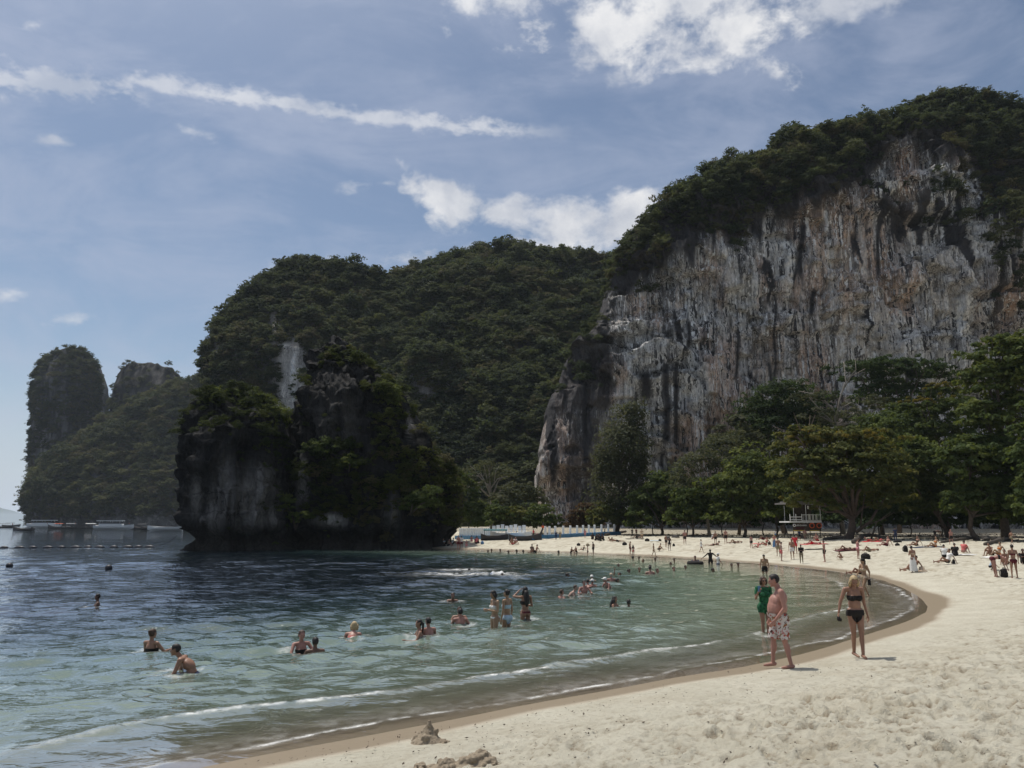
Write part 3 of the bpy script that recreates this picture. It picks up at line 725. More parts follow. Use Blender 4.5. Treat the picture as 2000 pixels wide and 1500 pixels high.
r2 = [(a + 10, b + 6, c, 296 - 26 * (a - 509) / 520, 8 + 30 * min(1, (a - 509) / 160)) for a, b, c in r2]
hill2, h2P, h2X, h2Y, h2n = rock_body('hill', r2, 220, 30, 150, 3.3, hill_disp(4), dark_col(.10, [(567, 735, 32, 85, .75), (535, 640, 12, 60, .32), (462, 715, 9, 34, .34), (425, 690, 10, 60, .22)]))
tag(hill2, 'wooded limestone bluff with a pale bare streak and sheer seaward edge', kind='structure')
rp = [(690, 838, 858), (702, 812, 886), (740, 796, 896), (800, 782, 905), (930, 770, 915), (1020, 765, 920)]
rp = [(a, b, c, 232, 3 + 9 * min(1, (a - 690) / 200)) for a, b, c in rp]
pin, pP, pX, pY, pn = rock_body('hill', rp, 90, 20, 90, 2.3, hill_disp(1.4), dark_col(.16, [(868, 770, 12, 60, .34), (838, 840, 8, 40, .24)]))
tag(pin, 'grey rock pinnacle with scrubby top rising out of the forest slope', kind='structure')

# ---- the headland across the water
ra = [(674, 132, 160), (679, 108, 177), (690, 86, 186), (708, 67, 193), (740, 60, 195), (780, 58, 194), (850, 54, 190), (900, 52, 192), (1026, 50, 200)]
ra = [(a + 4, b + 3, c - 14, 600, 7 + 22 * min(1, (a - 674) / 60)) for a, b, c in ra]
cA, aP, aX, aY, an_ = rock_body('headland', ra, 120, 24, 120, 2.3, hill_disp(1.2), dark_col(.10, [(84, 880, 14, 34, .30), (70, 800, 8, 40, .2)]))
tag(cA, 'round topped limestone tower at the seaward end of the headland', kind='structure')
rb = [(706, 258, 286), (711, 240, 330), (724, 224, 342), (748, 216, 362), (790, 208, 400), (900, 200, 420), (1026, 200, 420)]
rb = [(a + 3, b, c, 590, 4 + 19 * min(1, (a - 706) / 60)) for a, b, c in rb]
def jag(X, Y, Z, t, dp): a, b = hill_disp(2.4)(X, Y, Z, t, dp); return a, b + 1.6 * vnoise(X / 2.6, Y / 9, seed=77) * (Z > 80)
cB, bP, bX, bY, bn = rock_body('headland', rb, 120, 24, 120, 2.3, jag, dark_col(.05))
tag(cB, 'lower jagged limestone knob behind the headland forest', kind='structure')
rc = [(736, 384, 420), (746, 345, 470), (760, 310, 560), (775, 270, 640), (800, 216, 660), (830, 176, 670), (860, 128, 680), (890, 76, 690), (915, 52, 690), (945, 33, 690), (965, 20, 690), (988, 17, 690), (1003, 27, 690), (1018, 31, 690), (1028, 36, 690)]
rc = [(a + 6, b + 6, c, 565 - 30 * (a - 736) / 290, 7 + 34 * min(1, (a - 736) / 220)) for a, b, c in rc]
cC, cP, cX, cY, cn = rock_body('headland', rc, 170, 24, 140, 2.4, hill_disp(3), dark_col(.10, [(300, 1010, 50, 14, .22)]))
tag(cC, 'low green forested slope of the headland above the moored boats', kind='structure')

# ---- two sea stacks
def stack_disp(X, Y, Z, t, dp):
    d = 1.3 * fbm(X / 5, Y / 5, Z / 7, seed=81, oct=3) + 1.5 * (1 - np.abs(vnoise(X / 2.4 + .4 * Y, Y / 2.4, Z / 12, seed=82))) ** 3 + .8 * (1 - np.abs(vnoise(X / 1.0, Y / 1.0, Z / 5, seed=86))) ** 2 - 1.0
    d += .7 * fbm(X / 1.2, Y / 1.2, Z / 1.6, seed=83, oct=4)
    c = (Z + .3 * X) / 2.3 + .7 * fbm(X / 4, Y / 4, Z / 6, seed=85, oct=2); d += .5 * (c - np.floor(c) - .5)
    d -= 1.3 * np.exp(-((Z - 1.2) / .9) ** 2)
    spike = (1 - np.abs(vnoise(X / 1.1, Y / 1.6, 0 * Z, seed=87))) ** 2 * .8 + .35 * vnoise(X / .5, Y / .7, 0 * Z, seed=88)
    return d * (sstep(1 - np.abs(t), 0, .08) * .55 + .45), .5 * fbm(X / 1.6, Y / 1.6, Z / 3, seed=84, oct=3) * .6 * sstep(Z, 8, 14) + spike * sstep(Z, 13, 20)
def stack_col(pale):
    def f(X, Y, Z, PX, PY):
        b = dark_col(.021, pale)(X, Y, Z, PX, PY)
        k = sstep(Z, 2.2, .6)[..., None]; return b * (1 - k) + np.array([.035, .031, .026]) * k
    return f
s1 = [(773, 425, 450), (778, 402, 478), (790, 388, 520), (810, 380, 540), (850, 364, 545), (900, 352, 545), (935, 346, 545), (980, 348, 548), (1010, 350, 552), (1040, 354, 560), (1060, 358, 568), (1080, 358, 575)]
s1 = [(a, b, c, 97, 2 + 6 * min(1, (a - 773) / 60)) for a, b, c in s1]
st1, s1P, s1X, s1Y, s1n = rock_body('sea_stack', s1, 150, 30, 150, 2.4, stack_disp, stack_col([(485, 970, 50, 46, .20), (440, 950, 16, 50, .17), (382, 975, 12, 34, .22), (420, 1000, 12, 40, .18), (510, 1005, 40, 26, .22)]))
tag(st1, 'black sea stack with a bushy tree on top, standing furthest out', 'rock', 'sea stacks off the beach')
s2 = [(664, 650, 656), (678, 626, 668), (694, 610, 686), (712, 602, 702), (730, 594, 732), (750, 583, 758), (778, 579, 786), (830, 576, 818), (868, 576, 842), (900, 578, 868), (945, 574, 886), (990, 562, 892), (1030, 548, 890), (1060, 542, 884), (1080, 542, 878)]
s2 = [(a, b, c, 102, 1.5 + 8.5 * min(1, (a - 671) / 120)) for a, b, c in s2]
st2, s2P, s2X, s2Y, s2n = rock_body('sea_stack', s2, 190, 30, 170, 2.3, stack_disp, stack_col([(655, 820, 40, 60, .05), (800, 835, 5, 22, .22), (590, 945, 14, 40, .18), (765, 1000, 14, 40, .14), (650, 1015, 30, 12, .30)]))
tag(st2, 'larger black sea stack with a jagged peak, overgrown and joined to the sand', 'rock', 'sea stacks off the beach')

# ---- woods on them
pr_h, pr_f, pr_s = crown_protos(M_hillleaf), crown_protos(M_farleaf), crown_protos(M_stackleaf)
def woods(name, body, n, mask, size, protos, label, seed, push=.25, tint=None, front_only=True):
    P, PX, PY, nf = body
    Q, nr, r = scatter(P, PX, PY, nf, n, mask, seed, front_only)
    s = size * np.minimum(np.exp(r.normal(size=len(Q)) * .42), 2.0) * np.where(r.random(len(Q)) < .10, 1.4, 1.0)
    sc = np.stack([s * r.uniform(.85, 1.15, len(Q)), s * r.uniform(.85, 1.15, len(Q)), s * r.uniform(.75, 1.2, len(Q))], -1)
    Q = Q + np.stack([0 * s, -.35 * s, push * s], -1)
    rot = np.stack([r.normal(size=len(Q)) * .2, r.normal(size=len(Q)) * .2, r.uniform(0, 6.28, len(Q))], -1)
    it = np.clip(.48 + .75 * fbm(Q[:, 0] / 14, Q[:, 1] / 14, Q[:, 2] / 12, seed=seed, oct=3) + .34 * r.normal(size=len(Q)), 0, 1)
    if tint is not None: it = tint(Q, it, r)
    return forest(name, Q, sc, rot, it, protos, label)
def wall_mask(px, py, nr, Q):
    e = veg_edge(px)
    m = sstep(py, e + 18, e - 30)
    m = np.maximum(m, .22 * sstep(fbm(Q[:, 0] / 6, Q[:, 2] / 6, seed=91, oct=3), .25, .45) * sstep(py, e + 120, e + 20))
    m = np.maximum(m, .65 * np.clip(blob(px, py, 1870, 380, 90, 45) + blob(px, py, 1985, 460, 40, 120), 0, 1))
    m = np.maximum(m, .4 * sstep(px, 1185, 1150) * sstep(py, 790, 700) * sstep(fbm(Q[:, 0] / 5, Q[:, 2] / 5, seed=93, oct=3), -.3, .1))
    m = m * (1 - .97 * np.clip(blob(px, py, 1770, 335, 60, 80) * 1.8, 0, 1))
    bare = sstep(fbm(Q[:, 0] / 9, Q[:, 2] / 9, seed=92, oct=3), .12, .35) * sstep(py, e - 160, e - 20)
    return m * (1 - .75 * bare) + 1e-4
woods('forest', (wP, wPX, wPY, wnf), 9000, wall_mask, 1.15, pr_h, 'dark scrub and small trees along the rim of the tall cliff', 101)
woods('forest', (h1P, h1X, h1Y, h1n), 11000, lambda px, py, nr, Q: 1.0 + 0 * px, 1.85, pr_h, 'dense jungle on the mountain slope behind the beach', 102)
def m2(px, py, nr, Q):
    bare = np.clip(2.0 * blob(px, py, 567, 735, 27, 75) + 1.2 * blob(px, py, 533, 640, 9, 50) + 1.2 * blob(px, py, 463, 715, 7, 30) + 1.2 * blob(px, py, 420, 690, 10, 60), 0, 1)
    return 1 - .96 * bare
woods('forest', (h2P, h2X, h2Y, h2n), 10000, m2, 1.6, pr_h, 'jungle covering the wooded bluff left of the mountain', 103)
woods('forest', (pP, pX, pY, pn), 420, lambda px, py, nr, Q: .15 + sstep(py, 745, 700) + .6 * sstep(fbm(Q[:, 0] / 4, Q[:, 2] / 5, seed=94), .1, .3), 1.9, pr_h, 'scrub on the grey rock pinnacle', 104, tint=lambda Q, t, r: np.clip(t + .3, 0, 1))
woods('forest', (aP, aX, aY, an_), 2600, lambda px, py, nr, Q: .25 + sstep(fbm(Q[:, 0] / 8, Q[:, 2] / 8, seed=95, oct=3), -.35, .0) * (1 - .9 * np.clip(blob(px, py, 82, 880, 14, 34), 0, 1)), 1.9, pr_f, 'scrub clinging to the round topped tower', 105, push=.0)
woods('forest', (bP, bX, bY, bn), 900, lambda px, py, nr, Q: .45 + sstep(py, 750, 800), 1.9, pr_f, 'scrub on the jagged knob', 106)
woods('forest', (cP, cX, cY, cn), 5600, lambda px, py, nr, Q: 1 - .9 * sstep(py, 1008, 1018), 2.6, pr_f, 'dense green forest on the low headland slope', 107,
      tint=lambda Q, t, r: np.clip(t + .5 * np.exp(-((Q[:, 0] + 232) / 14) ** 2 - ((Q[:, 2] - 22) / 12) ** 2), 0, 1))
def ms1(px, py, nr, Q): return .01 + .8 * blob(px, py, 425, 812, 60, 34) + sstep(py, 800, 780) + 1.2 * blob(px, py, 520, 840, 40, 60) + .25 * blob(px, py, 540, 930, 20, 60)
woods('undergrowth', (s1P, s1X, s1Y, s1n), 420, ms1, .55, pr_s, 'dark undergrowth on the outer sea stack', 108, tint=lambda Q, t, r: t * .7)
def ms2(px, py, nr, Q):
    line = curve([(540, 1000), (575, 860), (620, 850), (680, 830), (720, 800), (760, 770), (800, 860), (840, 850), (900, 900)])(px)
    m = sstep(py, line + 10, line + 60) * sstep(py, 1045, 1005)
    m = m * (.06 + .8 * blob(px, py, 850, 960, 60, 60) + sstep(fbm(Q[:, 0] / 2.5, Q[:, 2] / 3, seed=97, oct=3), -.12, .16))
    m = m * (1 - .9 * np.clip(blob(px, py, 590, 945, 16, 40) + blob(px, py, 650, 1015, 34, 14) + blob(px, py, 620, 770, 60, 60), 0, 1))
    return np.maximum(m, np.clip(.9 * blob(px, py, 755, 765, 26, 30) + .6 * blob(px, py, 680, 700, 40, 12) + .7 * blob(px, py, 815, 800, 16, 30) + .5 * blob(px, py, 590, 740, 10, 40), 0, 1)) + .012
woods('undergrowth', (s2P, s2X, s2Y, s2n), 1500, ms2, .58, pr_s, 'tangled green undergrowth over the larger sea stack', 109)

# ---- pale coast beyond the horizon
Y0 = 12500
pts = [(-260, 16), (-120, 26), (-30, 31), (8, 33), (28, 27), (60, 18), (120, 10), (200, 6), (260, 0)]
xs = np.linspace(-260, 260, 60); hs_ = np.interp(xs, *zip(*pts)) + 1.2 * fbm(xs / 20, 0, seed=3)
Vv, k = [], mpp(Y0)
for x, h in zip(xs, hs_):
    X = (x - CX) * k
    for j in range(6): Vv.append((X, Y0 - 900 + 1800 * j / 5, max(.4, h * k * math.sin(math.pi * j / 5) - 1) if 0 < j < 5 else -3))
coast = link('far_coast', mesh_np('far_coast', Vv, grid_faces(60, 6), [simple('far_forest', (.05, .07, .05), .9)]))
tag(coast, 'pale blue hills of a distant coast on the horizon', kind='structure')

# ---- air
hz, N = mat('haze')
pv = N.add('ShaderNodeVolumePrincipled', {'Color': (.80, .90, 1.0, 1), 'Density': 7.0e-5, 'Anisotropy': .2})
N.add('ShaderNodeOutputMaterial', {1: pv})
hb_ = MB().box((0, 0, 61), (29000, 29000, 138))
hazeo = hb_.build('haze', hz); hazeo.name = 'haze'
tag(hazeo, 'thin sea haze over the bay', kind='stuff')
# ------------------------------------------------------------------ trees along the back of the beach
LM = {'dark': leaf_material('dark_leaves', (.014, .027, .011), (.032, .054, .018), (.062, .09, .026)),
      'green': leaf_material('green_leaves', (.022, .038, .012), (.054, .080, .024), (.115, .138, .038)),
      'bright': leaf_material('bright_leaves', (.028, .047, .013), (.072, .098, .027), (.15, .168, .044)),
      'olive': leaf_material('olive_leaves', (.028, .041, .013), (.074, .090, .027), (.155, .145, .04)),
      'yellow': leaf_material('yellow_leaves', (.045, .054, .014), (.115, .108, .028), (.24, .18, .036)),
      'grey': leaf_material('grey_leaves', (.028, .037, .021), (.066, .076, .043), (.12, .12, .07)),
      'brown': leaf_material('brown_leaves', (.035, .026, .016), (.075, .05, .03), (.13, .075, .04))}
M_bark = simple('bark', (.085, .065, .05), .9, .35, 4, .6)
M_pale = simple('pale_bark', (.26, .225, .18), .85, .25, 5, .5)
M_redbark = simple('reddish_bark', (.105, .075, .058), .85, .3, 4, .5)

def tree(name, label, Y, base, blobs, nleaf, leaf, lm, tr=.22, bark=None, cat='tree', group='trees along the back of the beach', seed=0, gap=.08, clump=.30, hang=0.0,
         fork=None, extra=(), depth=.85, lm2=None, limbs=True, per=40):
    r = random.Random(seed + 900)
    k = Y / F / CP
    x0 = at_depth(base[0], HOR, Y).x
    b0 = Vector((x0, Y, gz(x0, Y) - .15))
    root = empty(name, b0); tag(root, label, cat, group)
    bl = []
    for (cx, cy, rx, ry) in blobs:
        c = at_depth(cx, cy, Y + r.uniform(-1, 1) * rx * k * .5) - b0
        bl.append((tuple(c), (rx * k, rx * k * depth, ry * k)))
    V_, F_, t_ = clumped_crown(bl, int(nleaf * 1.35), leaf * 1.5, seed + 7, clump=clump, gap=gap, hang=hang, per=per)
    link('crown', mesh_np('crown', V_, F_, [LM[lm]], False, {'tint': ('FLOAT', t_)}), root)
    if lm2:
        V_, F_, t_ = clumped_crown([(tuple(at_depth(cx, cy, Y - 1.2) - b0), (rx * k, rx * k * .8, ry * k)) for cx, cy, rx, ry in lm2[1]], lm2[2], leaf * 1.25, seed + 8, clump=.34)
        link('crown', mesh_np('crown', V_, F_, [LM[lm2[0]]], False, {'tint': ('FLOAT', t_)}), root)['label'] = 'yellowing leaves'
    m = MB()
    cz = [Vector(c) for c, _ in bl]
    fk = (at_depth(*fork, Y) - b0) if fork else Vector((sum(c.x for c in cz) / len(cz) * .35, 0, min(c.z for c in cz) * .62))
    mid = fk * .5 + Vector((r.uniform(-.12, .12), r.uniform(-.1, .1), 0)) * fk.length
    m.tube([(0, 0, 0), mid * .5 + Vector((0, 0, 0)), mid, fk * .8 + mid * .1, fk], [tr * 1.45, tr * 1.1, tr, tr * .9, tr * .8], 8)
    if limbs:
        for c in cz:
            p = fk.lerp(c, .5) + Vector((r.uniform(-.1, .1), r.uniform(-.1, .1), r.uniform(-.02, .14))) * (c - fk).length
            m.tube([fk - Vector((0, 0, tr)), p, c], [tr * .62, tr * .42, tr * .18], 6)
            for q in range(4):
                e = c + Vector((r.uniform(-1, 1), r.uniform(-1, .6), r.uniform(-.4, 1))) * (c - p).length * .6
                s_ = p.lerp(c, r.uniform(.2, .9)); m.tube([s_, s_.lerp(e, .5) + Vector((0, 0, .1)), e], [tr * .2, tr * .14, tr * .05], 4)
    for path, rad in extra:
        pts = [at_depth(px, py, Y - .6) - b0 for px, py in path]
        m.tube(pts, [rad * (1 - .65 * i / (len(pts) - 1)) for i in range(len(pts))], 6)
    m.build('trunk', bark or M_bark, root, True)
    return root

tree('casuarina_tree', 'feathery dark grey green casuarina at the corner of the cliff', 119, (1203, 1046),
     [(1198, 965, 42, 56), (1216, 885, 46, 62), (1228, 818, 30, 40), (1188, 905, 26, 50), (1245, 935, 28, 56), (1240, 870, 24, 45)], 11000, .24, 'grey', .3, seed=1, hang=1.6, clump=.42, gap=.1)
tree('tree', 'round mid green tree next to the casuarina', 112, (1292, 1046), [(1265, 985, 42, 36), (1308, 962, 44, 38), (1335, 1003, 36, 30), (1248, 1016, 26, 22)], 7000, .26, 'green', .2, seed=2,
     extra=[([(1300, 1010), (1280, 985), (1250, 965)], .09), ([(1300, 1000), (1270, 970), (1262, 955)], .07), ([(1300, 1004), (1310, 975), (1285, 960)], .07)])
tree('tree', 'thin grey tree full of bare twigs below the cliff', 108, (1385, 1046), [(1368, 930, 58, 44), (1412, 892, 40, 42), (1338, 952, 36, 32), (1442, 932, 34, 38)], 6500, .20, 'grey', .2, seed=3, gap=.3, bark=M_pale,
     extra=[([(1385, 1000), (1372, 930), (1350, 890)], .1), ([(1385, 990), (1400, 920), (1420, 865)], .09), ([(1385, 1000), (1350, 950), (1325, 925)], .08)])
tree('tree', 'bright green tree in front of the thin grey one', 100, (1452, 1047), [(1428, 962, 44, 42), (1470, 932, 44, 48), (1492, 988, 44, 38), (1420, 1008, 38, 24), (1455, 1000, 40, 24)], 9500, .26, 'bright', .2, seed=4)
tree('tree', 'very dark dense dome shaped tree against the cliff foot', 126, (1532, 1042), [(1478, 815, 46, 44), (1532, 788, 58, 42), (1588, 808, 50, 48), (1540, 842, 86, 44), (1470, 860, 40, 36)], 13000, .26, 'dark', .35, seed=5, gap=.02)
tree('bare_topped_tree', 'tall tree with bleached bare limbs above pale green foliage', 118, (1646, 1040), [(1580, 776, 50, 14), (1700, 796, 50, 24), (1652, 826, 66, 26), (1600, 812, 40, 18), (1722, 838, 44, 24)], 6500, .22, 'grey', .28, seed=6, gap=.25, bark=M_pale, fork=(1632, 828),
     extra=[([(1634, 840), (1628, 800), (1600, 772), (1560, 764)], .17), ([(1628, 800), (1605, 782), (1585, 778)], .1), ([(1634, 820), (1640, 780), (1652, 745), (1648, 705)], .16), ([(1645, 765), (1662, 735), (1690, 720)], .1),
            ([(1652, 745), (1672, 722), (1670, 700)], .08), ([(1610, 776), (1596, 748), (1600, 715)], .09), ([(1600, 740), (1588, 720), (1580, 705)], .06), ([(1640, 800), (1662, 786), (1672, 790)], .09), ([(1650, 720), (1640, 706), (1636, 696)], .05)])
tree('spreading_tree', 'broad olive and orange spreading tree beside the lifeguard hut', 88, (1655, 1062),
     [(1640, 872, 104, 36), (1572, 922, 56, 44), (1702, 928, 70, 52), (1642, 950, 88, 40), (1592, 985, 52, 26), (1722, 982, 46, 34), (1555, 850, 40, 20), (1528, 884, 26, 20), (1660, 905, 80, 40)], 17000, .25, 'olive', .42, seed=7, bark=M_redbark, fork=(1664, 1006), lm2=('yellow', [(1640, 860, 96, 16), (1560, 845, 36, 12), (1590, 880, 44, 22), (1530, 975, 8, 16), (1550, 930, 24, 14)], 2400),
     extra=[([(1664, 1012), (1640, 1000), (1608, 985), (1570, 962)], .2), ([(1640, 1000), (1612, 1000), (1590, 985)], .12), ([(1672, 1040), (1700, 1018), (1716, 990), (1735, 965)], .2), ([(1664, 1008), (1650, 970), (1630, 930)], .16),
            ([(1690, 1026), (1720, 1016), (1748, 1000)], .09), ([(1680, 1034), (1684, 1000), (1690, 960)], .1), ([(1700, 1058), (1712, 1020), (1740, 1000)], .1)])
tree('tree', 'dark green tree high at the cliff foot with a level top', 128, (1755, 1040), [(1680, 734, 52, 30), (1740, 728, 66, 30), (1805, 722, 54, 24), (1836, 746, 34, 36), (1780, 775, 66, 32), (1716, 772, 50, 30)], 11000, .26, 'dark', .3, seed=8)
tree('tree', 'layered tree with golden leaf tips in front of the level topped one', 102, (1852, 1045), [(1800, 800, 52, 16), (1862, 806, 56, 28), (1780, 842, 66, 34), (1850, 862, 60, 40), (1838, 770, 46, 12)], 9000, .25, 'green', .25, seed=9, lm2=('yellow', [(1838, 758, 44, 10), (1790, 786, 44, 10), (1830, 776, 30, 8)], 1500))
tree('tree', 'tallest bright green tree at the edge of the beach wood', 82, (1962, 1056), [(1958, 696, 66, 30), (1996, 742, 58, 46), (1928, 752, 50, 40), (1984, 812, 68, 46), (2046, 722, 76, 56), (1920, 822, 46, 40), (1968, 668, 40, 14)], 15000, .27, 'bright', .36, seed=10)
tree('tree', 'deep green tree with a slanting trunk over the sunbathers', 92, (1850, 1050), [(1790, 902, 58, 42), (1832, 932, 58, 46), (1780, 962, 52, 40), (1852, 985, 56, 28), (1762, 922, 38, 38)], 11000, .27, 'green', .22, seed=11, fork=(1832, 1005))
tree('tree', 'massive leafy dark green tree reaching low over the sand', 80, (1906, 1054), [(1898, 902, 56, 46), (1950, 902, 56, 50), (1996, 932, 54, 56), (1930, 970, 66, 38), (1985, 1002, 46, 32), (1882, 988, 36, 30)], 15000, .27, 'green', .24, seed=12, fork=(1895, 1005))
tree('tree', 'leafy tree cut off by the picture edge, behind the standing group', 74, (2046, 1062), [(2046, 880, 60, 76), (2036, 985, 56, 42), (2090, 930, 60, 90)], 9000, .28, 'green', .3, seed=13)
tree('tree', 'mid green tree filling the gap behind the broad olive one', 112, (1722, 1042), [(1722, 852, 54, 44), (1762, 822, 46, 34), (1692, 872, 46, 40), (1760, 880, 50, 50)], 8000, .26, 'green', .25, seed=14)
tree('tree', 'soft grey green tree leaning on the dark dome shaped one', 120, (1442, 1042), [(1420, 882, 46, 36), (1458, 872, 36, 34), (1402, 846, 18, 16), (1440, 830, 20, 22)], 4500, .24, 'grey', .2, seed=15, gap=.15)
tree('tree', 'small leafy tree between the round and the bright green trees', 104, (1352, 1046), [(1350, 988, 42, 34), (1384, 1008, 38, 24), (1318, 1012, 24, 18)], 5500, .25, 'green', .15, seed=16)
tree('tree', 'narrow dark tree standing beside the hut balcony', 103, (1512, 1046), [(1520, 938, 34, 44), (1530, 1000, 24, 24), (1505, 985, 28, 34)], 5500, .25, 'green', .16, seed=17)
tree('bare_umbrella_tree', 'pale umbrella shaped tree, nearly leafless, at the head of the bay', 137, (961, 1028), [(940, 925, 34, 20), (975, 935, 28, 20), (955, 912, 28, 14), (925, 945, 18, 14), (990, 950, 14, 12)], 1900, .20, 'grey', .3, seed=18, gap=.25, bark=M_pale, fork=(960, 970), clump=.5,
     extra=[([(960, 975), (955, 950), (935, 930), (912, 928)], .16), ([(955, 952), (950, 930), (945, 908)], .12), ([(958, 955), (972, 935), (992, 930)], .13), ([(962, 976), (974, 972), (984, 958), (1000, 948)], .12), ([(945, 940), (925, 945), (910, 955)], .09), ([(965, 945), (968, 920), (975, 910)], .08), ([(940, 934), (925, 915), (918, 910)], .07)])
for i, (lab, Y, b, bl, n, lm) in enumerate([
    ('pale green shrub tree right behind the umbrella shaped tree', 134, (1022, 1032), [(1010, 968, 42, 26), (1040, 985, 28, 30), (985, 990, 34, 28)], 4200, 'grey'),
    ('green shrub at the foot of the larger sea stack', 128, (915, 1036), [(912, 965, 20, 38), (902, 1005, 22, 28), (930, 1005, 24, 26)], 3600, 'green'),
    ('green shrub behind the closely posted part of the jetty', 127, (958, 1040), [(950, 1016, 34, 22), (975, 1010, 30, 24)], 3000, 'green'),
    ('olive shrub behind the white boat on the sand', 127, (1012, 1040), [(1010, 1015, 36, 22), (990, 1022, 24, 16)], 3000, 'olive'),
    ('rounded shrub touching the foot of the tall cliff', 126, (1060, 1040), [(1058, 1012, 28, 24), (1040, 1020, 24, 18), (1082, 1022, 20, 16)], 3200, 'green'),
    ('rust brown dry shrub between the cliff foot and the casuarina', 122, (1140, 1040), [(1140, 1008, 22, 26), (1125, 1018, 18, 18), (1155, 1020, 20, 18)], 3000, 'brown'),
    ('yellow green shrub under the casuarina', 118, (1180, 1044), [(1180, 1012, 28, 26), (1208, 1020, 26, 22), (1162, 1024, 16, 14)], 3400, 'olive')]):
    tree('shrub', lab, Y, b, bl, n, .24, lm, .08, cat='shrub', group='shrubs at the head of the bay', seed=40 + i, limbs=False)
sh = ['behind the round mid green tree', 'under the small leafy tree', 'under the bright green tree', 'behind the narrow dark tree', 'behind the lifeguard hut', 'behind the broad olive tree trunk', 'between the broad olive tree and the slanting trunk', 'behind the slanting trunk',
      'behind the man with the bare pink back', 'under the massive leafy tree', 'behind the tallest tree', 'behind the two seated tanned people']
for i, px in enumerate((1275, 1340, 1410, 1490, 1565, 1640, 1715, 1775, 1835, 1895, 1955, 2015)):
    Y = 120 - (px - 1275) * .036
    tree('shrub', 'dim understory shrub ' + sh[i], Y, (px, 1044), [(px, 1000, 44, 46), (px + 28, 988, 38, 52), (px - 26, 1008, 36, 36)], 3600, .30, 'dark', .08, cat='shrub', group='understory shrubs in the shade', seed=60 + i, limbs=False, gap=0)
# shrubs and small trees on the sea stacks
for i, (lab, Y, b, bl, n, lm) in enumerate([
    ('big bright green bushy tree on top of the outer sea stack', 95, (470, 800), [(500, 798, 46, 30), (470, 772, 40, 14), (520, 820, 40, 26), (550, 812, 22, 18), (480, 815, 30, 20), (440, 768, 30, 12)], 7500, 'bright'),
    ('yellow green shrub low on the larger sea stack by its pale ledge', 91, (575, 1030), [(562, 990, 18, 20), (590, 1008, 24, 10), (572, 1014, 14, 16)], 2200, 'bright'),
    ('olive shrub halfway up the larger sea stack', 92, (650, 900), [(640, 880, 36, 20), (680, 905, 24, 16), (610, 872, 20, 14)], 3200, 'green'),
    ('bright tuft at the middle of the overgrown sea stack', 90, (680, 915), [(682, 906, 20, 14)], 900, 'bright'),
    ('bright tuft near the shoulder of the overgrown sea stack', 95, (752, 780), [(756, 764, 22, 18), (768, 785, 16, 14)], 1300, 'bright'),
    ('small yellow tuft beside the jagged peak', 100, (682, 690), [(684, 684, 14, 9)], 500, 'olive'),
    ('green shrub low on the beach side of the overgrown sea stack', 90, (800, 1000), [(806, 985, 24, 22), (842, 975, 22, 28)], 1800, 'green')]):
    k = Y / F / CP; root = at_depth(b[0], b[1], Y); r0 = empty('shrub', root); tag(r0, lab, 'shrub', 'shrubs growing on the sea stacks')
    V_, F_, t_ = clumped_crown([(tuple(at_depth(cx, cy, Y) - root), (rx * k, rx * k * .8, ry * k)) for cx, cy, rx, ry in bl], int(n * 1.6), .19, 300 + i, clump=.34)
    link('crown', mesh_np('crown', V_, F_, [LM[lm]], False, {'tint': ('FLOAT', t_)}), r0)
    m = MB()
    for cx, cy, rx, ry in bl:
        c = at_depth(cx, cy, Y) - root; m.tube([(0, .6, -.3), c * .5 + Vector((.1, .1, .2)), c], [.11, .08, .04], 5)
    m.build('stem', M_bark, r0, True)

# ------------------------------------------------------------------ logs, boulders, litter
M_log = simple('driftwood', (.085, .07, .057), .9, .35, 5, .6)
M_stone = simple('boulder_stone', (.075, .068, .062), .9, .35, 2.0, .7)
def log(lab, pts, rad):
    g = [ground_at(*p) for p in pts]; b0 = g[0]
    m = MB(); m.tube([q - b0 + Vector((0, 0, rad * (.7 + dz))) for q, dz in zip(g, [0, .6, 1.1, .5, 0][:len(g)])], [rad, rad * .95, rad * .8, rad * .65, rad * .5][:len(g)], 8)
    for s_ in range(3):
        a = (g[len(g) // 2] - b0) + Vector((0, 0, rad)); m.tube([a, a + Vector((random.uniform(-1, 1), random.uniform(-.5, .5), random.uniform(.2, .7))) * rad * 4], [rad * .35, rad * .1], 5)
    tag(m.build('driftwood_log', M_log, None, True), lab, 'log', 'driftwood along the tree line').location = b0
log('fallen root arching from the broad olive tree', [(1668, 1062), (1680, 1056), (1698, 1052), (1718, 1054), (1735, 1058)], .26)
log('driftwood log below the yellow green shrub', [(1183, 1047), (1200, 1045), (1222, 1043)], .22)
log('dark log lying behind the man with the bare pink back', [(1840, 1062), (1870, 1058), (1905, 1056)], .16)
log('forked log on the sand at the end of the beach wood', [(1925, 1066), (1950, 1060), (1985, 1054)], .18)
log('thin log in front of the boulders by the hut', [(1610, 1056), (1632, 1055), (1650, 1056)], .2)
rb = np.random.default_rng(77)
for i in range(22):
    px = rb.uniform(1270, 1640) if i < 15 else rb.uniform(1700, 1990); Y = rb.uniform(95, 108) if px < 1640 else rb.uniform(82, 90)
    x = at_depth(px, HOR, Y).x; s_ = rb.uniform(.22, .5); me = MB().ell((0, 0, 0), (s_, s_ * .8, s_ * .6), None, 10, 7)
    v = np.array([tuple(p) for p in me.v]); v *= 1 + .3 * fbm(v[:, 0] * 2 + i * 7, v[:, 1] * 2, v[:, 2] * 2, seed=5, oct=2)[:, None]; me.v = [tuple(p) for p in v]
    o = tag(me.build('boulder', M_stone), 'grey boulder lying in the shade along the tree line', 'boulder', 'boulders along the tree line'); o.location = (x, Y, gz(x, Y) + s_ * .2)
